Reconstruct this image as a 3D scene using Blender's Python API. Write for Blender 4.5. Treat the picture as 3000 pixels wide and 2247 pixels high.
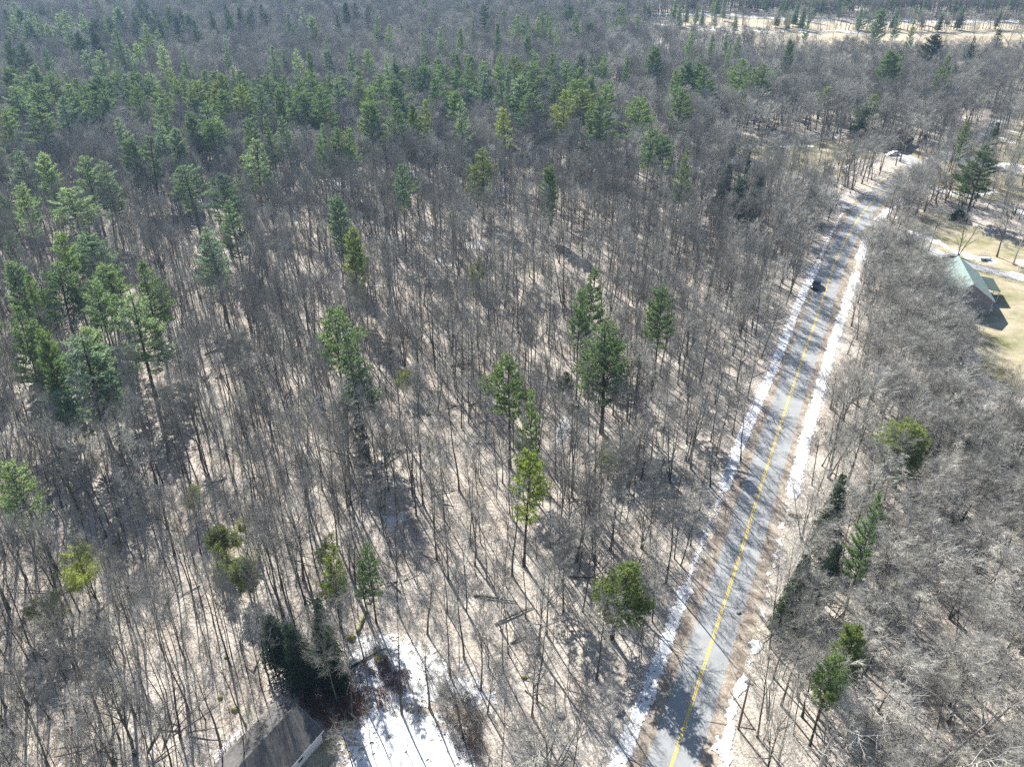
import bpy, math, random
import numpy as np
from mathutils import Vector, noise, Matrix
R = math.radians
HAZE = .00013
random.seed(7); rng = np.random.default_rng(11)
scene = bpy.context.scene
COL = scene.collection
for o in list(bpy.data.objects): bpy.data.objects.remove(o)

# ------------------------------------------------------------ camera, sky, sun, exposure
H_CAM, PITCH, F = 100.0, R(32), 2400.0
cam = bpy.data.cameras.new('camera'); camo = bpy.data.objects.new('camera', cam); COL.objects.link(camo)
camo.location = (0, 0, H_CAM); camo.rotation_euler = (math.pi/2-PITCH, 0, 0)
cam.sensor_width = 36; cam.lens = 36*F/3000.0; cam.clip_start = 1; cam.clip_end = 9000
scene.camera = camo
SUN_EL, SUN_AZ = R(37), R(25)            # the sun stands ahead and to the left
sd = Vector((-math.sin(SUN_AZ)*math.cos(SUN_EL), math.cos(SUN_AZ)*math.cos(SUN_EL), math.sin(SUN_EL)))
w = bpy.data.worlds.new('World'); scene.world = w; w.use_nodes = True
nt = w.node_tree; bg = nt.nodes['Background']
sky = nt.nodes.new('ShaderNodeTexSky'); sky.sky_type = 'NISHITA'; sky.sun_disc = False
sky.sun_elevation = SUN_EL; sky.sun_rotation = -SUN_AZ; sky.altitude = 200; sky.dust_density = .6
nt.links.new(sky.outputs[0], bg.inputs[0]); bg.inputs[1].default_value = 0.065
sl = bpy.data.lights.new('sun', 'SUN'); sl.energy = 5.0; sl.angle = R(.53); sl.color = (1, .955, .89)
so = bpy.data.objects.new('sun', sl); COL.objects.link(so); so.rotation_euler = sd.to_track_quat('Z', 'Y').to_euler()
scene.view_settings.view_transform = 'Standard'; scene.view_settings.look = 'None'
scene.view_settings.exposure = 1.2; scene.view_settings.gamma = 1
try:
    scene.cycles.use_denoising = False; scene.cycles.max_bounces = 5; scene.cycles.diffuse_bounces = 2; scene.cycles.glossy_bounces = 2
    scene.cycles.transmission_bounces = 2; scene.cycles.volume_bounces = 0; scene.cycles.transparent_max_bounces = 4
except Exception: pass

# ------------------------------------------------------------ layout helpers
SN, CS = math.sin(PITCH), math.cos(PITCH)
def at(px, py, z=0.0):
    u = (px-1500)/F; v = (py-1123.5)/F; t = (H_CAM-z)/(SN+v*CS)
    return Vector((u*t, t*(CS-v*SN), z))
def proj(x, y, z=0.0):
    x = np.asarray(x, float); y = np.asarray(y, float)
    zc = y*CS+(H_CAM-z)*SN; yc = (H_CAM-z)*CS-y*SN
    return 1500+F*x/zc, 1123.5+F*yc/zc
def inpoly(x, y, poly):
    x = np.asarray(x); y = np.asarray(y); c = np.zeros(x.shape, bool); n = len(poly)
    for i in range(n):
        x1, y1 = poly[i][0], poly[i][1]; x2, y2 = poly[(i+1) % n][0], poly[(i+1) % n][1]
        if y1 == y2: continue
        c ^= ((y1 > y) != (y2 > y)) & (x < (x2-x1)*(y-y1)/(y2-y1)+x1)
    return c
def tag(o, label=None, cat=None, group=None, kind=None):
    if label: o['label'] = label
    if cat: o['category'] = cat
    if group: o['group'] = group
    if kind: o['kind'] = kind
    return o
def empty(name, loc=(0, 0, 0), rz=0.0):
    o = bpy.data.objects.new(name, None); COL.objects.link(o); o.location = loc; o.rotation_euler.z = rz
    o.empty_display_size = .3
    return o
def clone(src, loc=None, rz=None, sc=None, color=None):
    r = src.copy(); COL.objects.link(r)
    for ch in src.children:
        c = ch.copy(); COL.objects.link(c); c.parent = r
        if color: c.color = color
        for g in ch.children:
            d = g.copy(); COL.objects.link(d); d.parent = c
    if loc is not None: r.location = loc
    if rz is not None: r.rotation_euler.z = rz
    if sc is not None: r.scale = sc
    return r

# ------------------------------------------------------------ materials
def nodes(name):
    m = bpy.data.materials.new(name); m.use_nodes = True; t = m.node_tree; t.nodes.clear()
    out = t.nodes.new('ShaderNodeOutputMaterial'); return m, t, out
def N(t, typ, **kw):
    n = t.nodes.new(typ)
    for k, v in kw.items():
        if k.startswith('i_'):
            key = k[2:]; key = int(key) if key.isdigit() else key.replace('_', ' ')
            n.inputs[key].default_value = v
        else: setattr(n, k, v)
    return n
def ramp(t, stops, src):
    r = t.nodes.new('ShaderNodeValToRGB'); e = r.color_ramp.elements
    while len(e) < len(stops): e.new(.5)
    for i, (p, c) in enumerate(stops): e[i].position = p; e[i].color = (c[0], c[1], c[2], 1)
    t.links.new(src, r.inputs[0]); return r.outputs[0]
def mixc(t, f, a, b, mode='MIX'):
    m = t.nodes.new('ShaderNodeMix'); m.data_type = 'RGBA'; m.blend_type = mode
    for s, v in ((0, f), (6, a), (7, b)):
        if hasattr(v, 'links') or hasattr(v, 'is_linked'): t.links.new(v, m.inputs[s])
        elif s == 0: m.inputs[0].default_value = v
        else: m.inputs[s].default_value = (v[0], v[1], v[2], 1)
    return m.outputs[2]
def noi(t, scale, detail=3, rough=.6, vec=None):
    n = N(t, 'ShaderNodeTexNoise', i_Scale=scale, i_Detail=detail, i_Roughness=rough)
    if vec is not None: t.links.new(vec, n.inputs['Vector'])
    return n.outputs[0]
def world_pos(t): return t.nodes.new('ShaderNodeNewGeometry').outputs['Position']
def finish(t, out, col, rough=.9, spec=.2, bump=None, metal=0, coat=0):
    b = t.nodes.new('ShaderNodeBsdfPrincipled')
    if hasattr(col, 'is_linked'): t.links.new(col, b.inputs['Base Color'])
    else: b.inputs['Base Color'].default_value = (col[0], col[1], col[2], 1)
    b.inputs['Roughness'].default_value = rough; b.inputs['Specular IOR Level'].default_value = spec
    b.inputs['Metallic'].default_value = metal; b.inputs['Coat Weight'].default_value = coat
    if bump:
        bn = t.nodes.new('ShaderNodeBump'); bn.inputs['Strength'].default_value = bump[1]; bn.inputs['Distance'].default_value = bump[2]
        t.links.new(bump[0], bn.inputs['Height']); t.links.new(bn.outputs[0], b.inputs['Normal'])
    t.links.new(b.outputs[0], out.inputs[0]); return b
def simple(name, c, rough=.7, spec=.3, var=.12, scale=3.0, metal=0, coat=0):
    m, t, out = nodes(name); v = noi(t, scale, 3, .6, t.nodes.new('ShaderNodeTexCoord').outputs['Object'])
    lo = tuple(x*(1-var) for x in c); hi = tuple(min(1, x*(1+var)) for x in c)
    finish(t, out, ramp(t, [(.3, lo), (.7, hi)], v), rough, spec, metal=metal, coat=coat); return m
M = {}
def mk_ground():
    m, t, out = nodes('leaf_litter'); p = world_pos(t)
    a = ramp(t, [(.38, (.11, .08, .06)), (.46, (.42, .36, .3)), (.58, (.7, .66, .59))], noi(t, 2.2, 6, .8, p))
    b = ramp(t, [(.35, (.68, .65, .59)), (.7, (.4, .32, .24))], noi(t, .11, 4, .6, p))
    c = mixc(t, .3, a, b)
    c = mixc(t, ramp(t, [(.56, (0, 0, 0)), (.72, (.6, .6, .6))], noi(t, .5, 4, .7, p)), c, (.22, .17, .13))
    c = mixc(t, ramp(t, [(.62, (0, 0, 0)), (.7, (.5, .5, .5))], noi(t, .035, 4, .6, p)), c, (.33, .33, .2))
    finish(t, out, c, .95, .05, (noi(t, 1.6, 5, .7, p), .8, .35)); return m
M['ground'] = mk_ground()
def mk_grass(name, stops, s=.35):
    m, t, out = nodes(name); p = world_pos(t)
    a = ramp(t, stops, noi(t, s, 5, .65, p)); b = ramp(t, [(.35, (.6, .6, .6)), (.65, (1.1, 1.1, 1.1))], noi(t, 3.0, 4, .7, p))
    finish(t, out, mixc(t, .8, a, b, 'MULTIPLY'), .95, .05, (noi(t, 4, 4, .7, p), .5, .15)); return m
M['lawn'] = mk_grass('dormant_lawn', [(.3, (.2, .22, .09)), (.45, (.36, .33, .2)), (.6, (.52, .45, .32)), (.75, (.58, .53, .43))], .12)
M['field'] = mk_grass('dry_field', [(.3, (.42, .34, .23)), (.5, (.58, .5, .36)), (.7, (.66, .6, .47))], .03)
M['verge'] = mk_grass('leafy_verge', [(.3, (.24, .19, .15)), (.5, (.42, .36, .29)), (.7, (.58, .52, .45))], .6)
def mk_snow():
    m, t, out = nodes('old_snow'); p = world_pos(t)
    c = ramp(t, [(.3, (.6, .6, .6)), (.5, (.86, .87, .88))], noi(t, 1.1, 5, .7, p))
    c = mixc(t, ramp(t, [(.54, (0, 0, 0)), (.64, (.85, .85, .85))], noi(t, 4.5, 5, .8, p)), c, (.3, .24, .18))
    finish(t, out, c, .7, .2, (noi(t, 2.5, 4, .7, p), .5, .12)); return m
M['snow'] = mk_snow()
def mk_asphalt():
    m, t, out = nodes('worn_asphalt'); p = world_pos(t)
    c = ramp(t, [(.3, (.3, .315, .32)), (.7, (.4, .415, .42))], noi(t, .3, 4, .6, p))
    g = ramp(t, [(.3, (.75, .75, .75)), (.7, (1.1, 1.1, 1.1))], noi(t, 9, 3, .7, p))
    v = N(t, 'ShaderNodeTexVoronoi', feature='DISTANCE_TO_EDGE', i_Scale=.28)
    wv = t.nodes.new('ShaderNodeVectorMath'); wv.operation = 'ADD'
    ns = N(t, 'ShaderNodeTexNoise', i_Scale=.8, i_Detail=4.0); t.links.new(p, ns.inputs['Vector'])
    sc = t.nodes.new('ShaderNodeVectorMath'); sc.operation = 'SCALE'; sc.inputs['Scale'].default_value = 2.0
    t.links.new(ns.outputs[1], sc.inputs[0]); t.links.new(p, wv.inputs[0]); t.links.new(sc.outputs[0], wv.inputs[1])
    t.links.new(wv.outputs[0], v.inputs['Vector'])
    k = ramp(t, [(.004, (.35, .35, .35)), (.012, (0, 0, 0))], v.outputs[0])
    c = mixc(t, .7, c, g, 'MULTIPLY'); c = mixc(t, k, c, (.07, .07, .07))
    finish(t, out, c, .8, .25, (noi(t, 12, 3, .7, p), .3, .02)); return m
M['asphalt'] = mk_asphalt()
M['gravel'] = simple('pale_gravel_drive', (.42, .42, .41), .9, .1, .2, 1.2)
def mk_yellow():
    m, t, out = nodes('yellow_road_paint'); p = world_pos(t)
    c = mixc(t, ramp(t, [(.5, (0, 0, 0)), (.75, (.7, .7, .7))], noi(t, 5, 4, .7, p)), (.85, .6, .06), (.6, .48, .2))
    finish(t, out, c, .7, .2); return m
M['yellow'] = mk_yellow()
def mk_bark(name, lo, hi, tint=True, sc=6.0):
    m, t, out = nodes(name); tc = t.nodes.new('ShaderNodeTexCoord').outputs['Object']
    mp = t.nodes.new('ShaderNodeMapping'); mp.inputs['Scale'].default_value = (1, 1, .25); t.links.new(tc, mp.inputs[0])
    c = ramp(t, [(.3, lo), (.7, hi)], noi(t, sc, 4, .7, mp.outputs[0]))
    oi = t.nodes.new('ShaderNodeObjectInfo')
    r2 = ramp(t, [(0, (.62, .6, .6)), (.5, (.95, .93, .9)), (1, (1.25, 1.22, 1.2))], oi.outputs['Random'])
    c = mixc(t, 1.0, c, r2, 'MULTIPLY')
    b = t.nodes.new('ShaderNodeBsdfDiffuse'); t.links.new(c, b.inputs[0]); t.links.new(b.outputs[0], out.inputs[0]); return m
M['bark'] = mk_bark('grey_bark', (.05, .05, .044), (.19, .187, .165))
M['twig'] = mk_bark('grey_twigs', (.185, .185, .17), (.4, .395, .37), sc=1.5)
M['paletwig'] = mk_bark('pale_twigs', (.33, .33, .3), (.6, .595, .55), sc=1.5)
M['silver'] = mk_bark('silver_bark', (.45, .44, .42), (.75, .73, .7))
M['darkbark'] = mk_bark('dark_pine_bark', (.05, .042, .038), (.13, .115, .105))
M['birch'] = mk_bark('white_birch_bark', (.5, .49, .46), (.85, .84, .8))
M['redtwig'] = mk_bark('reddish_twigs', (.12, .06, .05), (.3, .18, .15), sc=1.5)
def mk_needles(name, obj_tint=True, lo=(.62, .62, .62), hi=(1.35, 1.35, 1.35)):
    m, t, out = nodes(name); tc = t.nodes.new('ShaderNodeTexCoord').outputs['Object']
    oi = t.nodes.new('ShaderNodeObjectInfo')
    v = ramp(t, [(.3, lo), (.7, hi)], noi(t, .7, 4, .7, tc))
    r2 = ramp(t, [(0, (.8, .82, .95)), (1, (1.2, 1.15, .9))], oi.outputs['Random'])
    c = mixc(t, 1.0, oi.outputs['Color'], v, 'MULTIPLY'); c = mixc(t, 1.0, c, r2, 'MULTIPLY')
    d = t.nodes.new('ShaderNodeBsdfDiffuse'); tr = t.nodes.new('ShaderNodeBsdfTranslucent')
    t.links.new(c, d.inputs[0])
    c2 = mixc(t, 1.0, c, (1.25, 1.35, .7), 'MULTIPLY'); t.links.new(c2, tr.inputs[0])
    mx = t.nodes.new('ShaderNodeMixShader'); mx.inputs[0].default_value = .48
    t.links.new(d.outputs[0], mx.inputs[1]); t.links.new(tr.outputs[0], mx.inputs[2]); t.links.new(mx.outputs[0], out.inputs[0]); return m
M['needles'] = mk_needles('pine_needles')

# ------------------------------------------------------------ mesh helpers
class MB:
    def __init__(s): s.v = []; s.f = []; s.m = []
    def face(s, pts, mi=0):
        i = len(s.v); s.v += [tuple(p) for p in pts]; s.f.append(tuple(range(i, i+len(pts)))); s.m.append(mi)
    def box(s, x0, x1, y0, y1, z0, z1, mi=0, mat=None):
        P = [Vector((x, y, z)) for z in (z0, z1) for x, y in ((x0, y0), (x1, y0), (x1, y1), (x0, y1))]
        if mat: P = [mat @ p for p in P]
        i = len(s.v); s.v += [tuple(p) for p in P]
        for q in ((3, 2, 1, 0), (4, 5, 6, 7), (0, 1, 5, 4), (1, 2, 6, 5), (2, 3, 7, 6), (3, 0, 4, 7)):
            s.f.append(tuple(i+k for k in q)); s.m.append(mi)
    def tube(s, pts, rad, n=4, mi=0):
        pts = [Vector(p) for p in pts]; rings = []
        for k, p in enumerate(pts):
            d = (pts[min(k+1, len(pts)-1)]-pts[max(k-1, 0)]).normalized()
            a = d.cross(Vector((0, 0, 1)) if abs(d.z) < .95 else Vector((1, 0, 0))).normalized(); b = d.cross(a)
            r = rad[k]
            if r <= .0001: rings.append([len(s.v)]); s.v.append(tuple(p)); continue
            i = len(s.v); rings.append(list(range(i, i+n)))
            for q in range(n):
                an = 2*math.pi*q/n; s.v.append(tuple(p+a*(r*math.cos(an))+b*(r*math.sin(an))))
        for A, B in zip(rings, rings[1:]):
            for q in range(n):
                q2 = (q+1) % n
                if len(A) == n and len(B) == n: s.f.append((A[q], A[q2], B[q2], B[q]))
                elif len(B) == 1 and len(A) == n: s.f.append((A[q], A[q2], B[0]))
                elif len(A) == 1 and len(B) == n: s.f.append((A[0], B[q2], B[q]))
                else: continue
                s.m.append(mi)
        if len(rings[0]) == n: s.f.append(tuple(reversed(rings[0]))); s.m.append(mi)
        if len(rings[-1]) == n: s.f.append(tuple(rings[-1])); s.m.append(mi)
    def cyl(s, a, b, r, n=16, mi=0): s.tube([a, b], [r, r], n, mi)
    def mesh(s, name, mats, smooth=False):
        me = bpy.data.meshes.new(name); me.from_pydata(s.v, [], s.f)
        for m in (mats if isinstance(mats, (list, tuple)) else [mats]): me.materials.append(m)
        me.polygons.foreach_set('material_index', s.m)
        if smooth: me.polygons.foreach_set('use_smooth', [True]*len(s.f))
        me.update(); return me
    def build(s, name, mats, parent=None, smooth=False, bevel=0):
        o = bpy.data.objects.new(name, s.mesh(name, mats, smooth)); COL.objects.link(o)
        if parent: o.parent = parent
        if bevel:
            b = o.modifiers.new('bevel', 'BEVEL'); b.width = bevel; b.segments = 2; b.limit_method = 'ANGLE'
        return o

# ------------------------------------------------------------ ground, road, snow
g = MB(); g.face([(-4000, -1500, 0), (4000, -1500, 0), (4000, 6000, 0), (-4000, 6000, 0)])
tag(g.build('ground', M['ground']), kind='structure')

def smooth_line(pts, step=3.0):
    pts = [Vector(p) for p in pts]; out = []
    for i in range(len(pts)-1):
        p0 = pts[max(i-1, 0)]; p1 = pts[i]; p2 = pts[i+1]; p3 = pts[min(i+2, len(pts)-1)]
        n = max(2, int((p2-p1).length/step))
        for k in range(n):
            t = k/n
            out.append(.5*((2*p1)+(p2-p0)*t+(2*p0-5*p1+4*p2-p3)*t*t+(3*p1-p0-3*p2+p3)*t**3))
    out.append(pts[-1]); return out
def strip(name, line, a, b, z, mat, kind='structure', jag=0):
    mb = MB(); L = []; Rr = []
    for i, p in enumerate(line):
        d = (line[min(i+1, len(line)-1)]-line[max(i-1, 0)]).normalized(); n = Vector((d.y, -d.x, 0))
        ja = jag*noise.noise(Vector((p.x*.4, p.y*.4, 1))) if jag else 0; jb = jag*noise.noise(Vector((p.x*.4, p.y*.4, 9))) if jag else 0
        L.append(p+n*(a+ja)); Rr.append(p+n*(b+jb))
    mb.v = [(p.x, p.y, z) for p in L]+[(p.x, p.y, z) for p in Rr]; n = len(line)
    for i in range(n-1): mb.f.append((i, n+i, n+i+1, i+1)); mb.m.append(0)
    return tag(mb.build(name, mat), kind=kind)
rp = [(1866, 2560), (1965, 2247), (2015, 2097), (2095, 1850), (2177, 1596), (2218, 1460), (2301, 1200), (2351, 1050), (2400, 910), (2449, 764), (2509, 650), (2567, 580),
      (2640, 530), (2705, 490), (2800, 438), (2890, 385), (2950, 335), (3010, 285), (3120, 215)]
ROAD = smooth_line([at(*p) for p in rp]); W2 = 3.15
strip('verge', ROAD, -5.4, 5.6, .004, M['verge'], jag=.7)
strip('road', ROAD, -W2, W2, .012, M['asphalt'], jag=.1)
for a, b in ((-.2, -.06), (.06, .2)):
    o = strip('road_marking', ROAD, a, b, .016, M['yellow'])
road_xy = np.array([(p.x, p.y) for p in ROAD])
def lane(name, pix, w, mat, z): 
    l = smooth_line([at(*p) for p in pix]); strip(name, l, -w/2, w/2, z, mat, jag=.5); return np.array([(p.x, p.y) for p in l])
DRIVES = [lane('driveway', [(2515, 655), (2560, 655), (2620, 668), (2700, 715), (2770, 752), (2850, 778), (2930, 800), (3100, 840)], 4.6, M['gravel'], .008),
          lane('driveway', [(2560, 590), (2520, 612), (2478, 600), (2420, 560), (2330, 520), (2240, 500)], 5.0, M['gravel'], .008),
          lane('driveway', [(2690, 500), (2660, 462), (2620, 452)], 6.5, M['gravel'], .008),
          lane('driveway', [(2705, 492), (2740, 470), (2790, 462), (2860, 480), (3100, 520)], 7.0, M['gravel'], .0085)]

def nz(x, y, s, o=0.0, oct=4): return noise.fractal(Vector((x*s+o, y*s-o, o*.37)), 1.0, 2.0, oct, noise_basis='PERLIN_ORIGINAL')
def patch(name, poly_px, mat, z, cell=.45, thr=-.05, sc=.25, soft=3.0, thick=0.0, line=None, half=1.0, ns=1.0, seed=0.0):
    if line is None:
        P = [at(*p) for p in poly_px]; poly = [(p.x, p.y) for p in P]
        xs = [p.x for p in P]; ys = [p.y for p in P]; pad = soft
    else:
        lp = np.array([(at(*p).x, at(*p).y) for p in line]); seg = []
        for i in range(len(lp)-1):
            for k in range(24): seg.append(lp[i]*(1-k/24)+lp[i+1]*k/24)
        seg = np.array(seg); xs = seg[:, 0]; ys = seg[:, 1]; pad = half+soft
    X = np.arange(min(xs)-pad, max(xs)+pad, cell); Y = np.arange(min(ys)-pad, max(ys)+pad, cell)
    GX, GY = np.meshgrid(X, Y)
    if line is None:
        D = np.full(GX.shape, 1e9)
        for i in range(len(poly)):
            a = np.array(poly[i]); b = np.array(poly[(i+1) % len(poly)]); ab = b-a
            t = np.clip(((GX-a[0])*ab[0]+(GY-a[1])*ab[1])/(ab@ab+1e-9), 0, 1)
            D = np.minimum(D, np.hypot(GX-a[0]-t*ab[0], GY-a[1]-t*ab[1]))
        D = np.where(inpoly(GX, GY, poly), D, -D)
    else:
        D = np.full(GX.shape, -1e9)
        for s_ in seg: D = np.maximum(D, half-np.hypot(GX-s_[0], GY-s_[1]))
    V = np.zeros(GX.shape); ok = D > -soft
    for j, i in zip(*np.nonzero(ok)):
        V[j, i] = nz(GX[j, i], GY[j, i], sc, seed)
    S = np.where(ok, np.clip(D/soft, -1, 1)*.55+V*ns*.9-thr, -1)
    mb = MB(); idx = {}
    def vid(j, i):
        k = (j, i)
        if k not in idx:
            idx[k] = len(mb.v); h = z+thick*min(1, max(0, S[j, i])*3)
            mb.v.append((GX[j, i]+cell*.35*noise.noise(Vector((GX[j, i]*2, GY[j, i]*2, 3))), GY[j, i]+cell*.35*noise.noise(Vector((GX[j, i]*2, GY[j, i]*2, 8))), h))
        return idx[k]
    ny, nx = GX.shape
    inn = S > 0
    for j in range(ny-1):
        for i in range(nx-1):
            c = [(j, i), (j, i+1), (j+1, i+1), (j+1, i)]; q = [k for k in c if inn[k]]
            if len(q) >= 3: mb.f.append(tuple(vid(*k) for k in q)); mb.m.append(0)
    return tag(mb.build(name, mat, smooth=True), kind='structure')

patch('field', [(1830, 97), (1960, 55), (2044, 42), (2343, 54), (3300, 60), (3300, 215), (2900, 240), (2600, 190), (2250, 150), (2150, 112)], M['field'], .004, 2.5, 0, .02, 10)
patch('lawn', [(2600, 660), (2740, 620), (2900, 690), (3300, 760), (3300, 1130), (2960, 1150), (2850, 1030), (2800, 940), (2760, 850), (2650, 740)], M['lawn'], .0045, .8, 0, .06, 4)
patch('lawn', [(2090, 410), (2500, 408), (2560, 440), (2480, 500), (2400, 545), (2200, 545), (2100, 470)], M['lawn'], .0045, 1.0, 0, .06, 5)
patch('lawn', [(2640, 455), (2760, 430), (2960, 380), (3300, 300), (3300, 620), (2990, 600), (2830, 580), (2700, 540), (2720, 500)], M['lawn'], .0045, 1.0, 0, .06, 5)
patch('lawn', [(880, 2300), (890, 2120), (960, 2150), (1020, 2300)], M['lawn'], .0045, .35, 0, .2, 2)
SN_ = lambda **k: patch('snow_patch', None, M['snow'], **k)
S = M['snow']
patch('snow_patch', [(1030, 2150), (1090, 2060), (1190, 2080), (1280, 2100), (1320, 2200), (1330, 2300), (1020, 2300)], S, .006, .22, -0.13, 1.15, 2.2, .12, seed=3)
patch('snow_patch', [(1010, 1990), (990, 1940), (1040, 1860), (1150, 1850), (1260, 1900), (1400, 1990), (1470, 2040), (1440, 2080), (1350, 2060), (1180, 2090), (1080, 2050)], S, .006, .22, 0.10, 1.15, 2.0, .1, seed=5)
patch('snow_patch', [(1270, 2080), (1380, 2120), (1430, 2300), (1290, 2300)], S, .006, .22, 0.24, 1.15, 2.0, .1, seed=8)
patch('snow_patch', [(935, 2040), (990, 2000), (1030, 2010), (990, 2070), (950, 2070)], S, .006, .22, .12, .7, 1.5, .1, seed=9)
patch('snow_patch', [(870, 2050), (905, 2030), (915, 2050), (880, 2068)], S, .006, .2, .12, .7, 1.2, .1, seed=10)
# ploughed snow along the road
patch('snow_bank', None, S, .018, 0.16, 0.12, 1.5, .5, .09, ns=.75, line=[(1775, 2300), (1835, 2180), (1885, 2060), (1945, 1900), (2010, 1720)], half=1.17, seed=1)
patch('snow_bank', None, S, .018, 0.16, 0.34, 1.5, .5, .09, ns=.75, line=[(2010, 1720), (2060, 1580), (2120, 1430)], half=0.70, seed=2)
patch('snow_bank', None, S, .018, 0.17, 0.12, 1.5, .5, .09, ns=.75, line=[(2120, 1430), (2165, 1310), (2225, 1170), (2275, 1060), (2320, 940), (2360, 845), (2395, 775)], half=1.33, seed=4)
patch('snow_bank', None, S, .018, 0.21, 0.22, 1.5, .5, .09, ns=.75, line=[(2395, 775), (2430, 690), (2470, 625)], half=0.86, seed=6)
patch('snow_bank', None, S, .018, .22, .22, .55, .8, .15, line=[(2095, 2300), (2140, 2110), (2190, 1950), (2215, 1880)], half=1.0, seed=12)
patch('snow_bank', None, S, .018, .22, .3, 0.94, .7, .09, line=[(2215, 1880), (2250, 1720), (2290, 1560), (2320, 1450)], half=.55, seed=13)
patch('snow_bank', None, S, .018, 0.17, 0.00, 1.5, .5, .09, ns=.75, line=[(2320, 1450), (2360, 1290), (2400, 1150), (2440, 1010), (2480, 890), (2510, 800)], half=1.33, seed=14)
patch('snow_bank', None, S, .018, 0.21, 0.02, 1.5, .5, .09, ns=.75, line=[(2522, 760), (2545, 690)], half=1.79, seed=15)
patch('snow_bank', None, S, .018, 0.21, 0.12, 1.5, .5, .09, ns=.75, line=[(2572, 645), (2610, 610), (2650, 583)], half=1.56, seed=16)
for k, (ln, hf, th) in enumerate([([(2470, 560), (2510, 575), (2580, 540)], .8, .1), ([(2650, 675), (2720, 700), (2800, 738), (2860, 760), (2905, 768)], 1.6, 0), ([(2700, 545), (2760, 560), (2830, 575), (2910, 560)], 2.4, .0),
      ([(2930, 480), (3000, 490), (3100, 500)], 2.5, 0), ([(2950, 385), (3030, 395)], 1.2, .1), ([(2940, 405), (2965, 420)], 1.5, .1), ([(2795, 405), (2812, 402)], 2, .0), ([(2725, 465), (2760, 455)], 2.0, .1),
      ([(2130, 475), (2165, 470), (2200, 485)], 3.0, .0), ([(2200, 485), (2225, 490)], 3.0, .0), ([(2130, 418), (2210, 430)], 2.2, .1), ([(2210, 430), (2380, 430)], 1.6, .1), ([(2310, 405), (2345, 418)], 2.0, .1), ([(2260, 530), (2330, 540)], 1.3, .2),
      ([(2030, 490), (2090, 492)], 2.0, .15), ([(2600, 455), (2640, 462)], 1.5, .1), ([(2120, 615), (2140, 620)], 1.0, .2), ([(2080, 540), (2150, 610)], .8, .3), ([(2440, 400), (2480, 408)], 1.4, .1), ([(2990, 620), (3060, 640)], 2, .1), ([(2960, 800), (3060, 830)], 1.4, .2)]):
    patch('snow_patch', None, S, .02, .4, th, .35, 1.2, .1, line=ln, half=hf, seed=20+k)
# far field snow
for k, (ln, hf, th) in enumerate([([(1905, 44), (2044, 43), (2200, 50), (2343, 57), (2600, 60)], 5, -.1), ([(2600, 60), (2800, 63), (3000, 64), (3200, 68)], 7, -.1), ([(1850, 92), (1900, 84), (2100, 88), (2260, 94), (2420, 93), (2560, 96)], 4.0, .0),
      ([(1905, 72), (1960, 78)], 4, .0), ([(2680, 92), (2720, 93)], 2.5, .1)]):
    patch('snow_patch', None, S, .02, 1.3, th, .09, 3.5, .2, line=ln, half=hf, seed=50+k)
patch('snow_patch', [(2850, 1270), (2900, 1260), (2960, 1320), (3060, 1380), (3060, 1480), (2950, 1440), (2860, 1370)], S, .02, .25, .12, .45, 2.0, .1, seed=60)
patch('snow_patch', [(1130, 1510), (1190, 1490), (1205, 1530), (1160, 1570)], S, .006, .25, .1, .5, 1.5, .1, seed=61)
patch('snow_patch', [(1615, 1265), (1650, 1220), (1675, 1225), (1665, 1290), (1630, 1300)], S, .006, .25, -.1, .5, 1.0, .1, seed=62)
# thin remnants in the wood
for k, (x, y, hf) in enumerate([(1515, 1800, 1.2), (730, 1610, 1.5), (640, 1640, 1.5), (760, 1590, 1.2), (670, 1270, 1.5), (640, 1260, 1.5), (1290, 770, 5), (1380, 720, 6), (1450, 690, 6), (1450, 560, 8), (1560, 545, 3), (1250, 700, 5), (870, 850, 4), (900, 900, 3), (1290, 740, 4),
      (590, 590, 6), (980, 540, 7), (1180, 520, 7), (820, 960, 3), (1510, 830, 3), (1520, 870, 2), (1550, 960, 2), (1330, 500, 7), (700, 680, 5), (1050, 620, 6), (340, 930, 3), (1000, 1830, 1.2)]):
    patch('snow_patch', [(x-hf*7, y-hf*2), (x+hf*5, y-hf*3), (x+hf*8, y+hf*2), (x-hf*3, y+hf*3)], S, .006, .4, .28, .35, 1.8, .08, seed=70+k)

# ------------------------------------------------------------ tree prototypes
def rdir(r): 
    a = r.uniform(0, 2*math.pi); z = r.uniform(-1, 1); s = math.sqrt(1-z*z); return Vector((s*math.cos(a), s*math.sin(a), z))
def limb(r, p, d, L, r0, r1, n, wob, up):
    pts = [p.copy()]; d = d.normalized(); rad = [r0]
    for k in range(n):
        d = (d+rdir(r)*wob+Vector((0, 0, up))).normalized(); p = p+d*(L/n); pts.append(p.copy()); rad.append(r0+(r1-r0)*(k+1)/n)
    return pts, rad
def along(pts, t):
    k = t*(len(pts)-1); i = min(int(k), len(pts)-2); f = k-i; return pts[i].lerp(pts[i+1], f), (pts[i+1]-pts[i]).normalized()
def side(r, d, ang):
    a = d.cross(rdir(r)); 
    if a.length < .01: a = Vector((1, 0, 0))
    return (d*math.cos(ang)+a.normalized()*math.sin(ang)).normalized()
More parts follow.
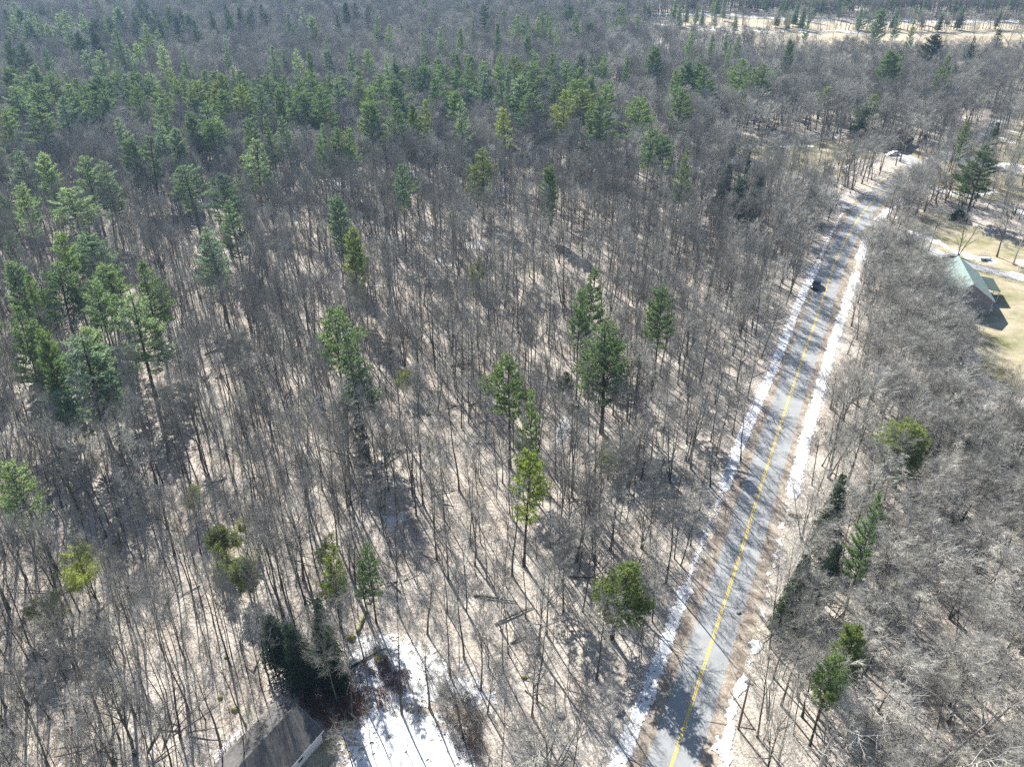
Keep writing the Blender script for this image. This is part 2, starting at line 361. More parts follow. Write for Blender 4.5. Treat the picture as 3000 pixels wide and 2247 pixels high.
def bare(seed, H=20, first=.5, nl=13, spread=.75, ll=.28, gn=.12, stems=1, r0=.16, dens=1.0):
    r = random.Random(seed); T = MB(); C = MB()
    for s in range(stems):
        lean = Vector((r.uniform(-.05, .05), r.uniform(-.05, .05), 1)) if stems == 1 else Vector((r.uniform(-.3, .3), r.uniform(-.3, .3), 1))
        h = H*r.uniform(.85, 1.0); base = Vector((0, 0, -.2)) if stems == 1 else Vector((r.uniform(-.25, .25), r.uniform(-.25, .25), -.2))
        tp, tr = limb(r, base, lean, h, r0*r.uniform(.85, 1.1), .015, 9, .05, .035); tr[0] *= 1.35
        T.tube(tp, tr, 6)
        for i in range(nl):
            t = first+(1-first)*((i+r.random())/nl)**.8; t = min(t, .985); p, d = along(tp, t)
            L = H*ll*(1.0-.6*(t-first)/(1-first))*r.uniform(.65, 1.2); rr = max(.02, r0*(1.05-t)*.62)
            lp, lr = limb(r, p, side(r, d, spread*r.uniform(.7, 1.25)), L, rr, .012, 5, gn, .09); C.tube(lp, lr, 4)
            nb = int(6*dens*r.uniform(.8, 1.3))+1
            for j in range(nb):
                tt = .22+.78*(j+r.random())/nb; q, e = along(lp, min(tt, .98)); L2 = L*.45*r.uniform(.5, 1.2)*(1.15-tt*.5)+.3
                bp, br = limb(r, q, side(r, e, r.uniform(.45, .95)), L2, max(.014, rr*.32), .007, 3, gn, .07); C.tube(bp, br, 3, 1)
                for k in range(max(2, int(6*dens*r.uniform(.7, 1.3)))):
                    q2, e2 = along(bp, r.uniform(.2, .98)); L3 = L2*.5*r.uniform(.5, 1.2)+.25
                    e3 = side(r, e2, r.uniform(.4, .9)); e3.z += .15; m_ = q2+e3*L3*.5+rdir(r)*.05
                    C.tube([q2, q2+e3.normalized()*L3], [.0135, 0], 3, 1)
                    for l in range(1):
                        e4 = side(r, e3, r.uniform(.4, .9)); s4 = q2+e3.normalized()*L3*r.uniform(.2, .8)
                        C.tube([s4, s4+e4*L3*r.uniform(.4, .8)], [.011, 0], 3, 1)
        for i in range(r.randint(2, 6)):    # dead stubs lower down
            p, d = along(tp, r.uniform(.2, first)); C.tube([p, p+side(r, d, 1.2)*r.uniform(.4, 1.5)], [.02, 0], 3, 1)
    return T, C
def pine(seed, H=22, cb=.38, rad=3.6, peak=.3, step=.85, droop=.02, plume=1.0, gaps=.12, brush=.42, stems=1, kind='pine'):
    r = random.Random(seed); T = MB(); C = MB()
    tp, tr = limb(r, Vector((0, 0, -.2)), Vector((r.uniform(-.03, .03), r.uniform(-.03, .03), 1)), H, .24, .03, 10, .02, .02)
    tr[0] *= 1.3; T.tube(tp, tr, 7)
    z = cb
    lobes = [(r.uniform(0, 6.28), r.uniform(.7, 1.15)) for _ in range(5)]
    for i in range(r.randint(5, 10)):     # dead branch stubs below the crown
        p, d = along(tp, r.uniform(.12, cb)); T.tube([p, p+side(r, d, 1.45)*r.uniform(.5, 2.0)], [.03, 0], 3)
    while z < .985:
        nb = r.randint(4, 6) if kind == 'pine' else r.randint(6, 8); a0 = r.uniform(0, 6.28)
        t = (z-cb)/(1-cb)
        if kind == 'pine': prof = (min(1, (t+.12)/peak)**.6 if t < peak else 1)*(1-max(0, (t-peak)/(1-peak))**1.5)+.1
        else: prof = (1-t)**.85+.05
        for k in range(nb):
            if r.random() < gaps: continue
            a = a0+k*6.283/nb+r.uniform(-.3, .3)
            lob = 1.0
            if kind == 'pine': lob = .72+.28*sum(math.cos(a-l[0])*l[1] for l in lobes[:2])*.6+r.uniform(-.12, .3)
            L = max(.4, rad*prof*lob*r.uniform(.8, 1.12)); p, d = along(tp, min(.99, z+r.uniform(-.012, .012)))
            el = (.15+.65*t) if kind == 'pine' else (-.25+.6*t)
            dd = Vector((math.cos(a)*math.cos(el), math.sin(a)*math.cos(el), math.sin(el)))
            bp, br = limb(r, p, dd, L, max(.02, .02*L+.01), .012, 5, .07, .06 if kind == 'pine' else .05)
            (T if kind == 'pine' else C).tube(bp, br, 3, 0)
            ns = max(3, int(L*(3.4 if kind == 'pine' else 4.2)))
            for s in range(ns):
                tt = (.32 if kind == 'pine' else .12)+(.68 if kind == 'pine' else .86)*(s+r.random())/ns; q, e = along(bp, min(tt, .99))
                sg = 1 if s % 2 else -1; sv = e.cross(Vector((0, 0, 1))).normalized()*sg
                ld = (e*.75+sv*.9+Vector((0, 0, r.uniform(-.05, .35) if kind == 'pine' else r.uniform(-.35, .05)))).normalized()
                SL = (.28*L*(1.25-tt)+.3)*r.uniform(.7, 1.2); m = max(2, int(SL*6.5*plume))
                for u in range(m):
                    c = q+ld*(SL*(u+r.random())/m)+rdir(r)*.1
                    for v in range(3):
                        nd = (ld*.6+rdir(r)*.9+Vector((0, 0, .35 if kind == 'pine' else -.15))).normalized()*brush*r.uniform(.7, 1.25)
                        wv = nd.cross(rdir(r)).normalized()*brush*.26
                        C.face([c-wv*.7, c+nd, c+wv], 1)
        z += step/H*r.uniform(.75, 1.3)
    return T, C
def join(T, C, name, mats):
    J = MB(); J.v = T.v+C.v; n = len(T.v); J.f = list(T.f)+[tuple(i+n for i in f) for f in C.f]; J.m = list(T.m)+[m+1 for m in C.m]
    return J.mesh(name, mats)
BARE = []   # (trunk mesh, crown mesh, joined mesh, height)
specs = [dict(seed=1, H=21, first=.48), dict(seed=2, H=19, first=.55, nl=11, spread=.6), dict(seed=3, H=22, first=.5, nl=15, r0=.2), dict(seed=4, H=18, first=.42, nl=14, spread=.65, ll=.24),
         dict(seed=5, H=20, first=.6, nl=11, ll=.24), dict(seed=6, H=17, first=.45, nl=12, spread=.6, ll=.26, r0=.12), dict(seed=7, H=15, first=.5, nl=10, ll=.22, r0=.09, dens=.8),
         dict(seed=8, H=10, first=.35, nl=9, ll=.22, r0=.055, dens=.7), dict(seed=9, H=8, first=.3, nl=8, ll=.25, r0=.045, dens=.7),
         dict(seed=10, H=18, first=.25, nl=17, spread=.85, ll=.42, gn=.16, r0=.26, dens=1.2), dict(seed=11, H=16, first=.2, nl=11, spread=.7, ll=.38, gn=.15, stems=3, r0=.15, dens=1.0), dict(seed=12, H=17, first=.28, nl=16, spread=.95, ll=.4, gn=.18, r0=.22, dens=1.2),
         dict(seed=13, H=19, first=.38, nl=18, spread=.7, ll=.3, r0=.14, dens=1.3), dict(seed=14, H=18, first=.42, nl=17, spread=.8, ll=.33, r0=.13, dens=1.3)]
def reg(T, C, name, tm, cms):
    return (T.mesh(name+'_trunk', tm, True), C.mesh(name+'_crown', cms), join(T, C, name, [tm]+cms))
for s in specs:
    T, C = bare(**s); BARE.append(reg(T, C, 'bare', M['bark'], [M['bark'], M['paletwig' if s['seed'] in (10, 11, 12, 14, 6) else 'twig']])+(s['H'],))
SILVER = [reg(*bare(31, 15, .2, 11, .75, .42, .17, 2, .2, 1.2), 'silver', M['silver'], [M['silver'], M['paletwig']])+(15,),
          reg(*bare(32, 16, .25, 15, .85, .42, .18, 1, .24, 1.2), 'silver', M['silver'], [M['silver'], M['paletwig']])+(16,)]
BIRCH = reg(*bare(33, 17, .4, 11, .55, .25, .1, 1, .13, .8), 'birch', M['birch'], [M['birch'], M['twig']])+(17,)
PINE = []
ND = [M['darkbark'], M['needles']]
for s in [dict(seed=41, H=22, cb=.36, rad=3.4, peak=.22), dict(seed=42, H=22, cb=.5, rad=4.0, peak=.4, gaps=.2), dict(seed=43, H=22, cb=.42, rad=3.6, peak=.35, step=1.0, gaps=.15), dict(seed=44, H=22, cb=.3, rad=3.8, peak=.25, step=.95, gaps=.18),
          dict(seed=45, H=22, cb=.45, rad=4.0, peak=.55, step=.75, gaps=.08), dict(seed=46, H=22, cb=.2, rad=4.0, peak=.5, step=.7, gaps=.03, plume=1.5, brush=.36)]:
    T, C = pine(**s); PINE.append(reg(T, C, 'pine', M['darkbark'], ND)+(22,))
HEM = []
for s in [dict(seed=51, H=18, cb=.12, rad=3.2, step=.55, gaps=.06, brush=.34, kind='hem'), dict(seed=52, H=18, cb=.18, rad=2.6, step=.6, gaps=.1, brush=.34, kind='hem')]:
    T, C = pine(**s); HEM.append(reg(T, C, 'hemlock', M['darkbark'], ND)+(18,))

def plant(name, P, loc, rz, sc, label, cat, group, color=None):
    e = empty(name, loc, rz); e.scale = sc
    for nm, me in (('trunk', P[0]), ('crown', P[1])):
        o = bpy.data.objects.new(nm, me); COL.objects.link(o); o.parent = e
        if color: o.color = (*color, 1)
    return tag(e, label, cat, group)
O1 = 'first second third fourth fifth sixth seventh eighth ninth tenth eleventh twelfth thirteenth fourteenth fifteenth sixteenth seventeenth eighteenth nineteenth'.split()
O10 = {2: 'twent', 3: 'thirt', 4: 'fort', 5: 'fift', 6: 'sixt', 7: 'sevent', 8: 'eight', 9: 'ninet'}
def nth(n):
    if n <= 19: return O1[n-1]
    return O10[n//10]+'ieth' if n % 10 == 0 else O10[n//10]+'y-'+O1[n % 10-1]

# ------------------------------------------------------------ conifers read off the photograph: crop, x, y of the top, crown width
OR = {'A': (0, 0), 'B': (1000, 0), 'C': (2000, 0), 'D': (0, 750), 'E': (1000, 750), 'F': (2000, 750), 'G': (0, 1497), 'H': (1000, 1497), 'I': (2000, 1497)}
BLUE, MID, YG, DK, BRT, PALE = (.12, .165, .135), (.11, .155, .095), (.165, .195, .085), (.04, .062, .05), (.18, .22, .08), (.165, .215, .18)
BLUE, MID, YG, DK, BRT, PALE = [tuple(q*1.5 for q in c) for c in (BLUE, MID, YG, DK, BRT, PALE)]
TN = {'b': BLUE, 'm': MID, 'y': YG, 'd': DK, 'v': BRT, 'p': PALE}
TW = {'b': 'blue-green', 'm': 'green', 'y': 'yellow-green', 'd': 'dark green', 'v': 'bright yellow-green', 'p': 'pale blue-green'}
LIST = '''A 215 650 280 b;A 170 120 120 p;A 350 90 110 p;A 430 150 120 p;A 620 120 150 d;A 760 40 130 p;A 920 155 110 m;A 1010 190 90 m;A 750 190 120 b;A 550 310 95 p;A 270 290 80 b;A 650 310 110 p;A 740 390 80 m;A 880 275 90 p;A 820 290 90 p
A 1050 280 90 p;A 1190 330 80 m;A 215 410 100 b;A 1440 225 60 p;A 1365 70 70 d;A 1460 30 70 d;A 1540 40 70 d;A 1620 50 70 d;A 1700 30 80 d;A 1850 85 110 b;A 1960 50 80 p;A 2010 100 100 p;A 2170 90 50 d;A 1745 295 100 m;A 1825 300 60 m;A 1915 310 90 p
A 2000 325 80 m;A 2115 310 110 p;A 100 560 150 b;A 180 490 140 b;A 320 480 150 m;A 400 540 130 b;A 480 510 90 m;A 610 480 140 m;A 710 510 110 b;A 780 480 90 b;A 880 450 120 m;A 960 460 110 b;A 1040 560 110 m;A 1130 500 90 m;A 1170 470 60 m
A 1220 520 90 b;A 1280 500 110 y;A 1310 450 110 m;A 1390 520 110 y;A 1430 465 90 m;A 1520 450 110 m;A 1585 480 80 m;A 1715 470 130 m;A 1825 480 90 m;A 1920 475 90 m;A 2005 450 130 m;A 2110 460 80 b;A 2185 500 110 b;A 2080 560 150 m;A 1990 580 160 m
A 480 590 110 m;A 580 600 130 m;A 30 700 140 m;A 390 620 160 b;A 1030 640 100 b;A 1345 650 160 b;A 1350 750 200 m;A 1220 720 140 m;A 760 760 120 p;A 1020 790 130 p;A 1120 820 130 p;A 830 880 150 b;A 930 890 200 b;A 1615 740 110 m;A 1735 740 95 m
A 1840 750 115 p;A 2100 800 90 m;A 2170 820 150 m;A 2060 860 90 m;A 1620 910 200 p;A 110 960 170 p;A 260 985 160 p;A 540 1010 160 p;A 650 1030 160 p;A 100 1170 140 p;A 1200 1040 220 b;A 1395 1120 190 b;A 1480 1290 160 b;A 450 1210 300 p;A 380 1500 170 m
A 590 1480 240 b;A 1340 1460 200 p;A 2170 1250 160 p;A 60 20 120 b;A 110 40 110 p;A 300 150 80 p;A 930 30 70 d;A 1000 60 80 d;A 1070 50 80 d;A 1130 100 90 d;A 1200 90 90 d;A 1250 130 90 d;A 900 10 80 d;A 860 60 80 d;A 600 200 120 d;A 480 200 100 d;A 30 220 110 d
A 110 270 110 d;A 40 300 100 d;A 520 80 90 p;A 700 100 90 d;A 960 110 80 d;A 1040 130 80 d;A 1600 60 60 d;A 1480 70 60 d;A 60 100 100 p;A 30 430 110 b;A 130 470 110 b;A 260 520 120 b;A 530 540 100 m;A 660 560 110 b;A 860 540 100 m;A 1090 430 60 m
A 1450 560 100 m;A 1530 540 90 y;A 1650 540 100 b;A 1790 560 80 m;A 1880 540 80 b;A 20 60 90 d;A 180 60 90 b;A 250 90 90 p;A 400 60 80 p
B 60 300 100 m;B 150 310 100 m;B 20 10 80 d;B 90 20 80 d;B 160 30 60 d;B 300 160 80 m;B 650 180 90 m;B 1200 215 100 m;B 1140 100 110 m;B 1190 90 90 m;B 1260 110 80 m;B 1300 60 100 b;B 1490 20 100 d;B 1530 90 90 m;B 1360 115 60 m;B 1390 160 50 b
B 930 20 80 d;B 530 150 60 b;B 220 95 60 m;B 80 490 150 m;B 235 470 130 m;B 185 560 120 m;B 180 640 140 m;B 320 630 130 m;B 350 510 130 m;B 455 420 100 b;B 540 420 130 b;B 620 500 150 m;B 670 400 90 m;B 765 350 90 d;B 740 440 130 m;B 840 410 60 m
B 895 395 80 b;B 890 470 140 b;B 1010 345 120 m;B 1110 360 140 m;B 1060 520 120 m;B 1080 450 90 b;B 1150 480 130 p;B 1250 330 100 m;B 1240 400 150 m;B 1340 375 150 m;B 1450 395 80 b;B 1560 340 90 d;B 1700 345 100 m;B 1560 440 120 m;B 1620 480 90 b
B 1505 500 130 m;B 1730 530 100 m;B 1590 560 170 y;B 1620 650 110 m;B 1700 620 150 m;B 1215 605 180 m;B 1430 590 120 y;B 1060 680 100 y;B 730 580 110 m;B 780 640 90 p;B 455 660 90 m;B 545 650 110 y;B 285 345 60 p;B 345 355 50 m;B 530 310 60 b
B 1860 350 50 m;B 2025 290 170 m;B 1920 620 150 m;B 2000 830 150 b;B 2110 850 150 m;B 20 830 130 m;B 915 955 180 y;B 380 1065 140 b;B 1350 1060 130 m;B 60 1460 160 y;B 2190 560 120 m;B 2190 450 90 m;B 850 130 60 m;B 1010 140 70 m;B 770 170 60 m;B 1340 60 60 b
C 60 200 110 m;C 205 215 45 m;C 280 205 50 m;C 355 235 85 m;C 315 280 55 m;C 705 250 90 m;C 1180 10 70 b;C 1290 50 130 b;C 1410 40 60 b;C 815 80 50 b;C 1500 110 50 b;C 1650 215 190 d;C 1360 320 200 m;C 1895 230 60 d;C 1710 360 120 m;C 40 390 110 m
C 110 400 90 m;C 170 430 120 m;C 375 385 170 m;C 525 410 110 m;C 930 450 60 b;C 915 560 120 v;C 1200 650 160 y;C 1270 610 100 y;C 10 970 100 m;C 1980 930 200 d;C 1860 770 60 m
D 60 20 200 p;D 320 60 240 m;D 700 20 200 b;D 900 20 200 m;D 580 160 200 b;D 820 230 300 p;D 190 400 200 b;D 560 440 200 p;D 480 500 460 p;D 60 330 190 m;D 60 1280 240 p;D 2140 340 260 m;D 150 110 150 m;D 250 470 200 m
E 60 480 220 m;E 1610 80 170 m;E 1555 210 150 m;E 2080 215 200 m;E 1735 405 340 m;E 1090 665 270 m;E 1190 1260 230 v;E 1230 860 110 m;F 1500 1080 430 y;F 1280 1550 110 m;G 1400 110 90 y;G 1560 300 90 y;G 2120 230 100 y;E 1740 1240 70 y
E 1440 740 90 m;H 160 190 160 m;H 1800 320 340 v;I 1130 720 230 v;I 1010 920 230 m;I 1290 -10 80 m'''
HLIST = '''A 640 150 160 d;C 1160 700 120 d;C 435 975 60 d;C 270 1040 120 d;C 370 1150 170 d;C 480 1120 120 d;C 2050 790 90 d;C 2080 180 170 d;C 330 760 70 d;E 90 900 110 d;F 1040 1410 190 d;G 1800 620 250 d;G 2040 560 180 d;G 1930 720 230 d;G 2120 760 150 d;I 970 170 170 d;I 760 350 180 d;I 860 260 170 d
C 1800 1350 120 d;A 300 60 110 d;A 760 60 90 d;A 1000 30 70 d;A 1160 60 80 d;B 1440 20 70 d;B 350 10 60 d;B 430 15 60 d'''
PW = {0: 7.0, 1: 7.6, 2: 6.9, 3: 7.2, 4: 8.2, 5: 9.5}
taken = []; CON = []
def conifers(txt, hem=False):
    for i, e in enumerate([q for l in txt.split('\n') for q in l.split(';') if q.strip()]):
        k, x, y, wd, tn = e.split(); x = OR[k][0]+float(x)/2.209; y = OR[k][1]+float(y)/2.209; wpx = float(wd)/2.209
        r = random.Random(i*7+hem); 
        Ht = r.uniform(24, 28) if not hem else r.uniform(17, 21)
        if y < 320: Ht += 2
        if k in 'GHI': Ht = {True: 14, False: 17}[hem]*r.uniform(.9, 1.1)
        if wpx < 45 and k in 'EFGHI': Ht = r.uniform(6, 9)
        if k in 'C' and 200 < y < 320 and x > 2350: Ht = 15
        p = at(x, y, Ht); zc = p.y*CS+(H_CAM-Ht)*SN; wm = wpx*zc/F
        if hem:
            if wd == '120' and k == 'C' and y > 600: Ht = 4; p = at(x, y, Ht)
            pi = i % 2; sx = min(2.2, max(.35, 1.2*wm/(6.0 if pi == 0 else 4.9))); P = HEM[pi]; nm, cat = 'hemlock', 'conifer'
        else:
            pi = r.choice([0, 5, 2, 3, 0]) if wpx < 60 else r.choice([0, 1, 2, 3, 5])
            if e.startswith('F 1500'): pi = 5; Ht = 15; p = at(x, y, Ht)
            if e.startswith('E 1735'): pi = 3
            if e.startswith('H 1800'): pi = 0
            if e.startswith(('C 1650', 'C 1360', 'B 2025')): pi = 5
            sx = min(2.3, max(.7, wm*(1.15 if y < 175 else (1.7 if y < 290 else 1.4))/PW[pi])); P = PINE[pi]; nm, cat = 'pine', 'pine'
        if y > 1500 or wpx > 90: size = 'big'
        elif wpx > 45: size = 'mid-sized'
        else: size = 'small'
        c = TN[tn]; f = r.uniform(.85, 1.15); c = tuple(q*f for q in c)
        base = 'dense conical hemlock' if hem else 'white pine'
        ob = plant(nm, P, (p.x, p.y, 0), r.uniform(0, 6.28), (sx, sx, Ht/P[3]), 'x', cat, 'white pines standing in the bare wood' if not hem else 'dark hemlocks', c)
        CON.append((x, y, '%s %s' % (size, TW[tn]), hem, ob))
        taken.append((p.x, p.y, wm*.42))
        if wpx > 60 and y > 330: taken.append((p.x*.94, p.y*.94, wm*.3))
conifers(LIST); conifers(HLIST, True)
ROWS = [(25, 'at the top edge'), (60, 'in the uppermost rows'), (110, "in the far rows above the long pine belt"), (165, "in the rows above the long pine belt"), (195, "in the belt's top row"), (225, "in the belt's upper part"),
        (250, "in the belt's heart"), (290, "along the belt's lower rim"), (350, "just below the long pine belt"), (440, "in the groups below the long pine belt"), (560, 'in the scattered upper wood'), (760, 'in the open upper middle wood'),
        (1000, 'in the middle height of the wood'), (1400, 'level with the snow bank stretch'), (9999, 'in the lowest third')]
for hem in (False, True):
    lo = -999
    for hi, nm in ROWS:
        L = sorted([c for c in CON if c[3] == hem and lo <= c[1] < hi], key=lambda c: c[0]); lo = hi
        for k, c in enumerate(L): c[4]['label'] = '%s %s, %s from left %s' % (c[2], 'hemlock' if hem else 'pine', nth(k+1), nm)

# ------------------------------------------------------------ bare trees: prominent ones by foot, then the wood
kp = dict(group='leafless trees of the wood')
HERO = [ # foot x, y, prototype, height, xy scale, label
 (890, 1700, ('b', 9), 17, 1.0, 'broad leafless oak with forked limbs, alone above the dark hemlocks'),
 (720, 2126, ('b', 0), 17, .9, 'dark straight leafless tree at the left eave of the grey garage'),
 (648, 2190, ('b', 2), 17, .9, 'second dark leafless tree beside the grey garage eave'),
 (385, 2170, ('b', 9), 14, .8, 'leafless tree with leaning forks in the bottom left wood'),
 (330, 2240, ('b', 10), 15, .9, 'multi-stemmed leafless tree at the bottom left edge of the picture'),
 (2425, 1400, ('b', 10), 19, 1.15, 'clump of tall dark leafless stems right of the snow bank'),
 (2480, 1420, ('b', 9), 18, 1.1, 'wide leafless oak just right of the tall dark stem clump'),
 (2520, 1290, ('b', 11), 17, 1.0, 'crooked leafless tree left of the yellow-green roadside pine'),
 (2170, 1350, ('b', 0), 17, 1.0, 'dark leafless tree at the left snow bank, casting shadow over the road'),
 (2190, 1170, ('b', 9), 17, .8, 'leafless tree with twin forks left of the road bank'),
 (2560, 2170, ('s', 0), 15, 1.35, 'silver-barked spreading tree low on the right of the road'),
 (2400, 2260, ('s', 1), 15, 1.3, 'silver branched tree at the bottom edge right of the road'),
 (2750, 2250, ('s', 0), 15, 1.5, 'wide silver-barked tree in the bottom right corner wood'),
 (2480, 1780, ('s', 1), 13, 1.1, 'silver twiggy tree beside the dark green hemlock at the road edge'),
 (2890, 2130, ('s', 0), 15, 1.0, 'pale leaning trunk at the right edge, low in the picture'),
 (2350, 2100, ('b', 11), 12, 1.0, 'low leafless tree beside the near utility pole'),
 (2640, 1900, ('s', 1), 14, 1.2, 'spreading silver tree right of the small bright pine'),
 (2750, 1750, ('s', 0), 14, 1.1, 'silver-limbed tree in the middle of the right hand wood'),
 (1790, 2150, ('s', 1), 11, .9, 'silver tree with upswept limbs left of the road near the bottom'),
 (1360, 1930, ('b', 4), 18, 1.0, 'straight pale trunk rising beside the snowy clearing'),
 (2636, 474, ('b', 9), 19, 1.2, 'massive old leafless oak at the far road bend'),
 (2780, 505, ('b', 11), 20, 1.2, 'old thick leafless tree on the lawn beyond the road bend'),
 (2724, 530, ('b', 9), 19, 1.1, 'big leafless tree in front of the snow strip at the bend'),
 (2816, 560, ('b', 10), 20, 1.2, 'group of leafless stems on the far lawn'),
 (2920, 753, ('b', 11), 18, 1.3, 'thick leafless maple on the lawn beside the trailer'),
 (2968, 775, ('s', 1), 16, 1.1, 'pale grey lawn tree right of the thick maple'),
 (2805, 752, ('b', 10), 14, 1.0, 'three thin dark stems rising behind the green ridge'),
 (2720, 735, ('b', 11), 14, .9, 'crooked leafless tree beside the gravel drive'),
 (2640, 760, ('b', 10), 12, .9, 'forked leafless tree left of the green roofed house'),
 (2860, 560, ('b', 9), 16, 1.0, 'leafless tree behind the long snow strip on the right'),
 (2670, 600, ('b', 10), 13, .9, 'thin multi-stemmed tree by the second utility pole'),
 (2285, 470, ('b', 9), 19, 1.0, 'tall leafless tree over the yard behind the road'),
 (2400, 440, ('b', 2), 19, 1.1, 'tall leafless tree beside the dark far spruce'),
 (2455, 430, ('b', 9), 17, 1.0, 'leafless tree behind the dark spruce near the bend'),
 (2295, 590, ('s', 1), 13, 1.0, 'pale leafless tree in front of the blue-grey roof'),
]
for x, y, (k, i), h, sx, lab in HERO:
    P = BARE[i] if k == 'b' else SILVER[i]; p = at(x, y)
    plant('bare_tree', P, p, random.uniform(0, 6.28), (sx, sx, h/P[3]), lab, 'tree', 'leafless trees of the wood'); taken.append((p.x, p.y, 4.0 if k == 's' else 1.2))
    if k == 's': taken.append((p.x*.95, p.y*.93, 3.0))
p = at(2776, 318); e = plant('birch_tree', BIRCH, p, 1.0, (1, 1, 1), 'white barked birch leaning right above the far lawn', 'birch', None); e.rotation_euler = (0, R(12), .4)

def budding(seed, H, n, w_):
    T, C = bare(seed, H, .15, 12, .8, .42, .15, 2, .09, 1.2); r = random.Random(seed); V = C.v[:]
    for _ in range(n):
        p = Vector(r.choice(V))+rdir(r)*.2
        if p.z < H*.45: continue
        a = rdir(r)*.17; b = rdir(r)*.17; C.face([p-a, p+b, p+a], 2)
    return (T.mesh('budding_trunk', M['bark'], True), C.mesh('budding_crown', [M['bark'], M['twig'], M['needles']]))
BUD = [budding(61, 10, 3600, 4), budding(62, 6, 1800, 3)]
for x, y, b_, h, sx, lab in ((250, 1655, 0, 10, 1.5, 'large budding tree with bright lime green crown in the lower left wood'), (135, 1780, 1, 7, 1.1, 'smaller lime green budding shrub below the large budding tree'), (655, 1640, 1, 6, 1.0, 'faintly budding green sapling left of the lone broad oak'),
      (710, 1560, 1, 6, 1.0, 'budding sapling up the slope from the lone broad oak'), (1400, 790, 1, 8, 1.2, 'budding yellow-green sapling beside the thin snow in the upper wood'), (960, 1610, 1, 6, .9, 'budding sapling right of the lone broad oak'),
      (1780, 1315, 1, 5, .9, 'budding shrub in the open wood left of the road'), (1180, 1100, 1, 7, 1.0, 'faint green budding sapling in the middle of the wood'), (560, 1450, 1, 6, .9, 'faint budding sapling in the left wood')):
    p = at(x, y, h*.8); o = plant('budding_tree', BUD[b_], (p.x, p.y, 0), x*.1, (sx, sx, h/(10 if b_ == 0 else 6)), lab, 'tree', None, (.34, .4, .12)); taken.append((p.x, p.y, 2)); taken.append((p.x*.94, p.y*.94, 3))

# candidate feet on a jittered grid
def road_dist(X, Y, line=road_xy):
    D = np.full(X.shape, 1e9)
    for p in line[::1]: D = np.minimum(D, np.hypot(X-p[0], Y-p[1]))
    return D
def cand(sp, y0, y1, seed):
    rg = np.random.default_rng(seed); ys = np.arange(y0, y1, sp); out = []
    for y in ys:
        hw = .70*(y*CS+H_CAM*SN)+14; xs = np.arange(-hw, hw, sp); out.append(np.stack([xs, np.full(xs.shape, y)], 1))
    A = np.concatenate(out); A += rg.uniform(-.5, .5, A.shape)*sp; return A, rg
ZONES = [ # polygons in the photograph (on the ground) and the share of trees kept there
 ([(380, 3300), (620, 2200), (790, 2020), (960, 2090), (990, 2400), (900, 3300)], 0), ([(700, 2200), (960, 2090), (1050, 2120), (1300, 2080), (1400, 2400), (1400, 3300), (900, 3300)], .05), ([(930, 1990), (1020, 1850), (1160, 1860), (1450, 2040), (1420, 2300), (1300, 2300), (1050, 2080)], .35),
 ([(2660, 650), (2760, 600), (3300, 720), (3300, 1230), (2960, 1240), (2850, 1170), (2800, 1040), (2770, 960), (2740, 860), (2650, 750)], .0),
 ([(2090, 410), (2500, 408), (2640, 430), (2480, 510), (2400, 545), (2200, 550), (2100, 490)], .18), ([(2740, 480), (2960, 400), (3300, 300), (3300, 640), (2990, 620), (2700, 560)], .3), ([(2540, 470), (2680, 440), (2640, 480), (2560, 500)], 0),
 ([(1820, 101), (1960, 55), (2044, 40), (2343, 52), (3400, 58), (3400, 120), (2620, 112), (2240, 110)], 0), ([(1880, 104), (3400, 112), (3400, 196), (2700, 190), (2300, 180), (1980, 160), (1820, 130), (1800, 104)], .03),
 ([(1590, 1270), (1660, 1200), (1700, 1230), (1680, 1320), (1610, 1320)], 0), ([(1480, 740), (1530, 740), (1590, 1050), (1540, 1050)], .4), ([(1500, 1850), (1980, 1850), (1700, 3000), (1400, 3000), (1450, 2200)], .6), ([(2760, 1100), (3100, 1050), (3100, 1500), (2900, 1450)], .75),
 ([(1100, 1700), (1300, 1650), (1330, 1850), (1180, 1860)], .4)]
def thin(A, rg, clump=.0):
    X, Y = A[:, 0], A[:, 1]; px, py = proj(X, Y); keep = np.ones(len(X))
    for poly, k in ZONES: keep = np.where(inpoly(px, py, poly), np.minimum(keep, k), keep)
    rd = road_dist(X, Y); keep[rd < np.where(py < 470, 4.5, 8.0)] = 0
    keep[(rd < 24) & (px < 2500)] *= .72
    for d in DRIVES: keep[road_dist(X, Y, d) < 3.6] = 0
    dn = np.array([nz(x, y, .03, 5.0, 3) for x, y in A]); keep = keep*np.clip(1-clump*.5+dn*1.0, 0, 1)
    ok = rg.random(len(X)) < keep
    for tx, ty, tr in taken: ok &= np.hypot(X-tx, Y-ty) > tr
    return A[ok]
A1, rg1 = cand(2.95, 30, 300, 1); A1 = thin(A1, rg1, .12)
A2, rg2 = cand(4.4, 300, 980, 2); A2 = thin(A2, rg2, .1)
hedge = []
for a, b, n in (((2044, 62), (2240, 84), 12), ((2240, 86), (2460, 88), 18), ((2460, 88), (2760, 90), 38), ((2760, 88), (3000, 84), 38), ((3000, 84), (3200, 80), 20)):
    for k in range(n):
        t = (k+random.random())/n; q = at(a[0]+(b[0]-a[0])*t, a[1]+(b[1]-a[1])*t+random.gauss(0, 1.2)); hedge.append((q.x, q.y))
A = np.concatenate([A1, A2, np.array(hedge)])
n1 = len(A1)
px, py = proj(A[:, 0], A[:, 1]); ptx, pty = proj(A[:, 0], A[:, 1], 18)
inv = (px > 20) & (px < 2980) & (pty < 2200) & (py > 0) & (py < 2330)
kinds = []; RD1 = road_dist(A[:, 0], A[:, 1])
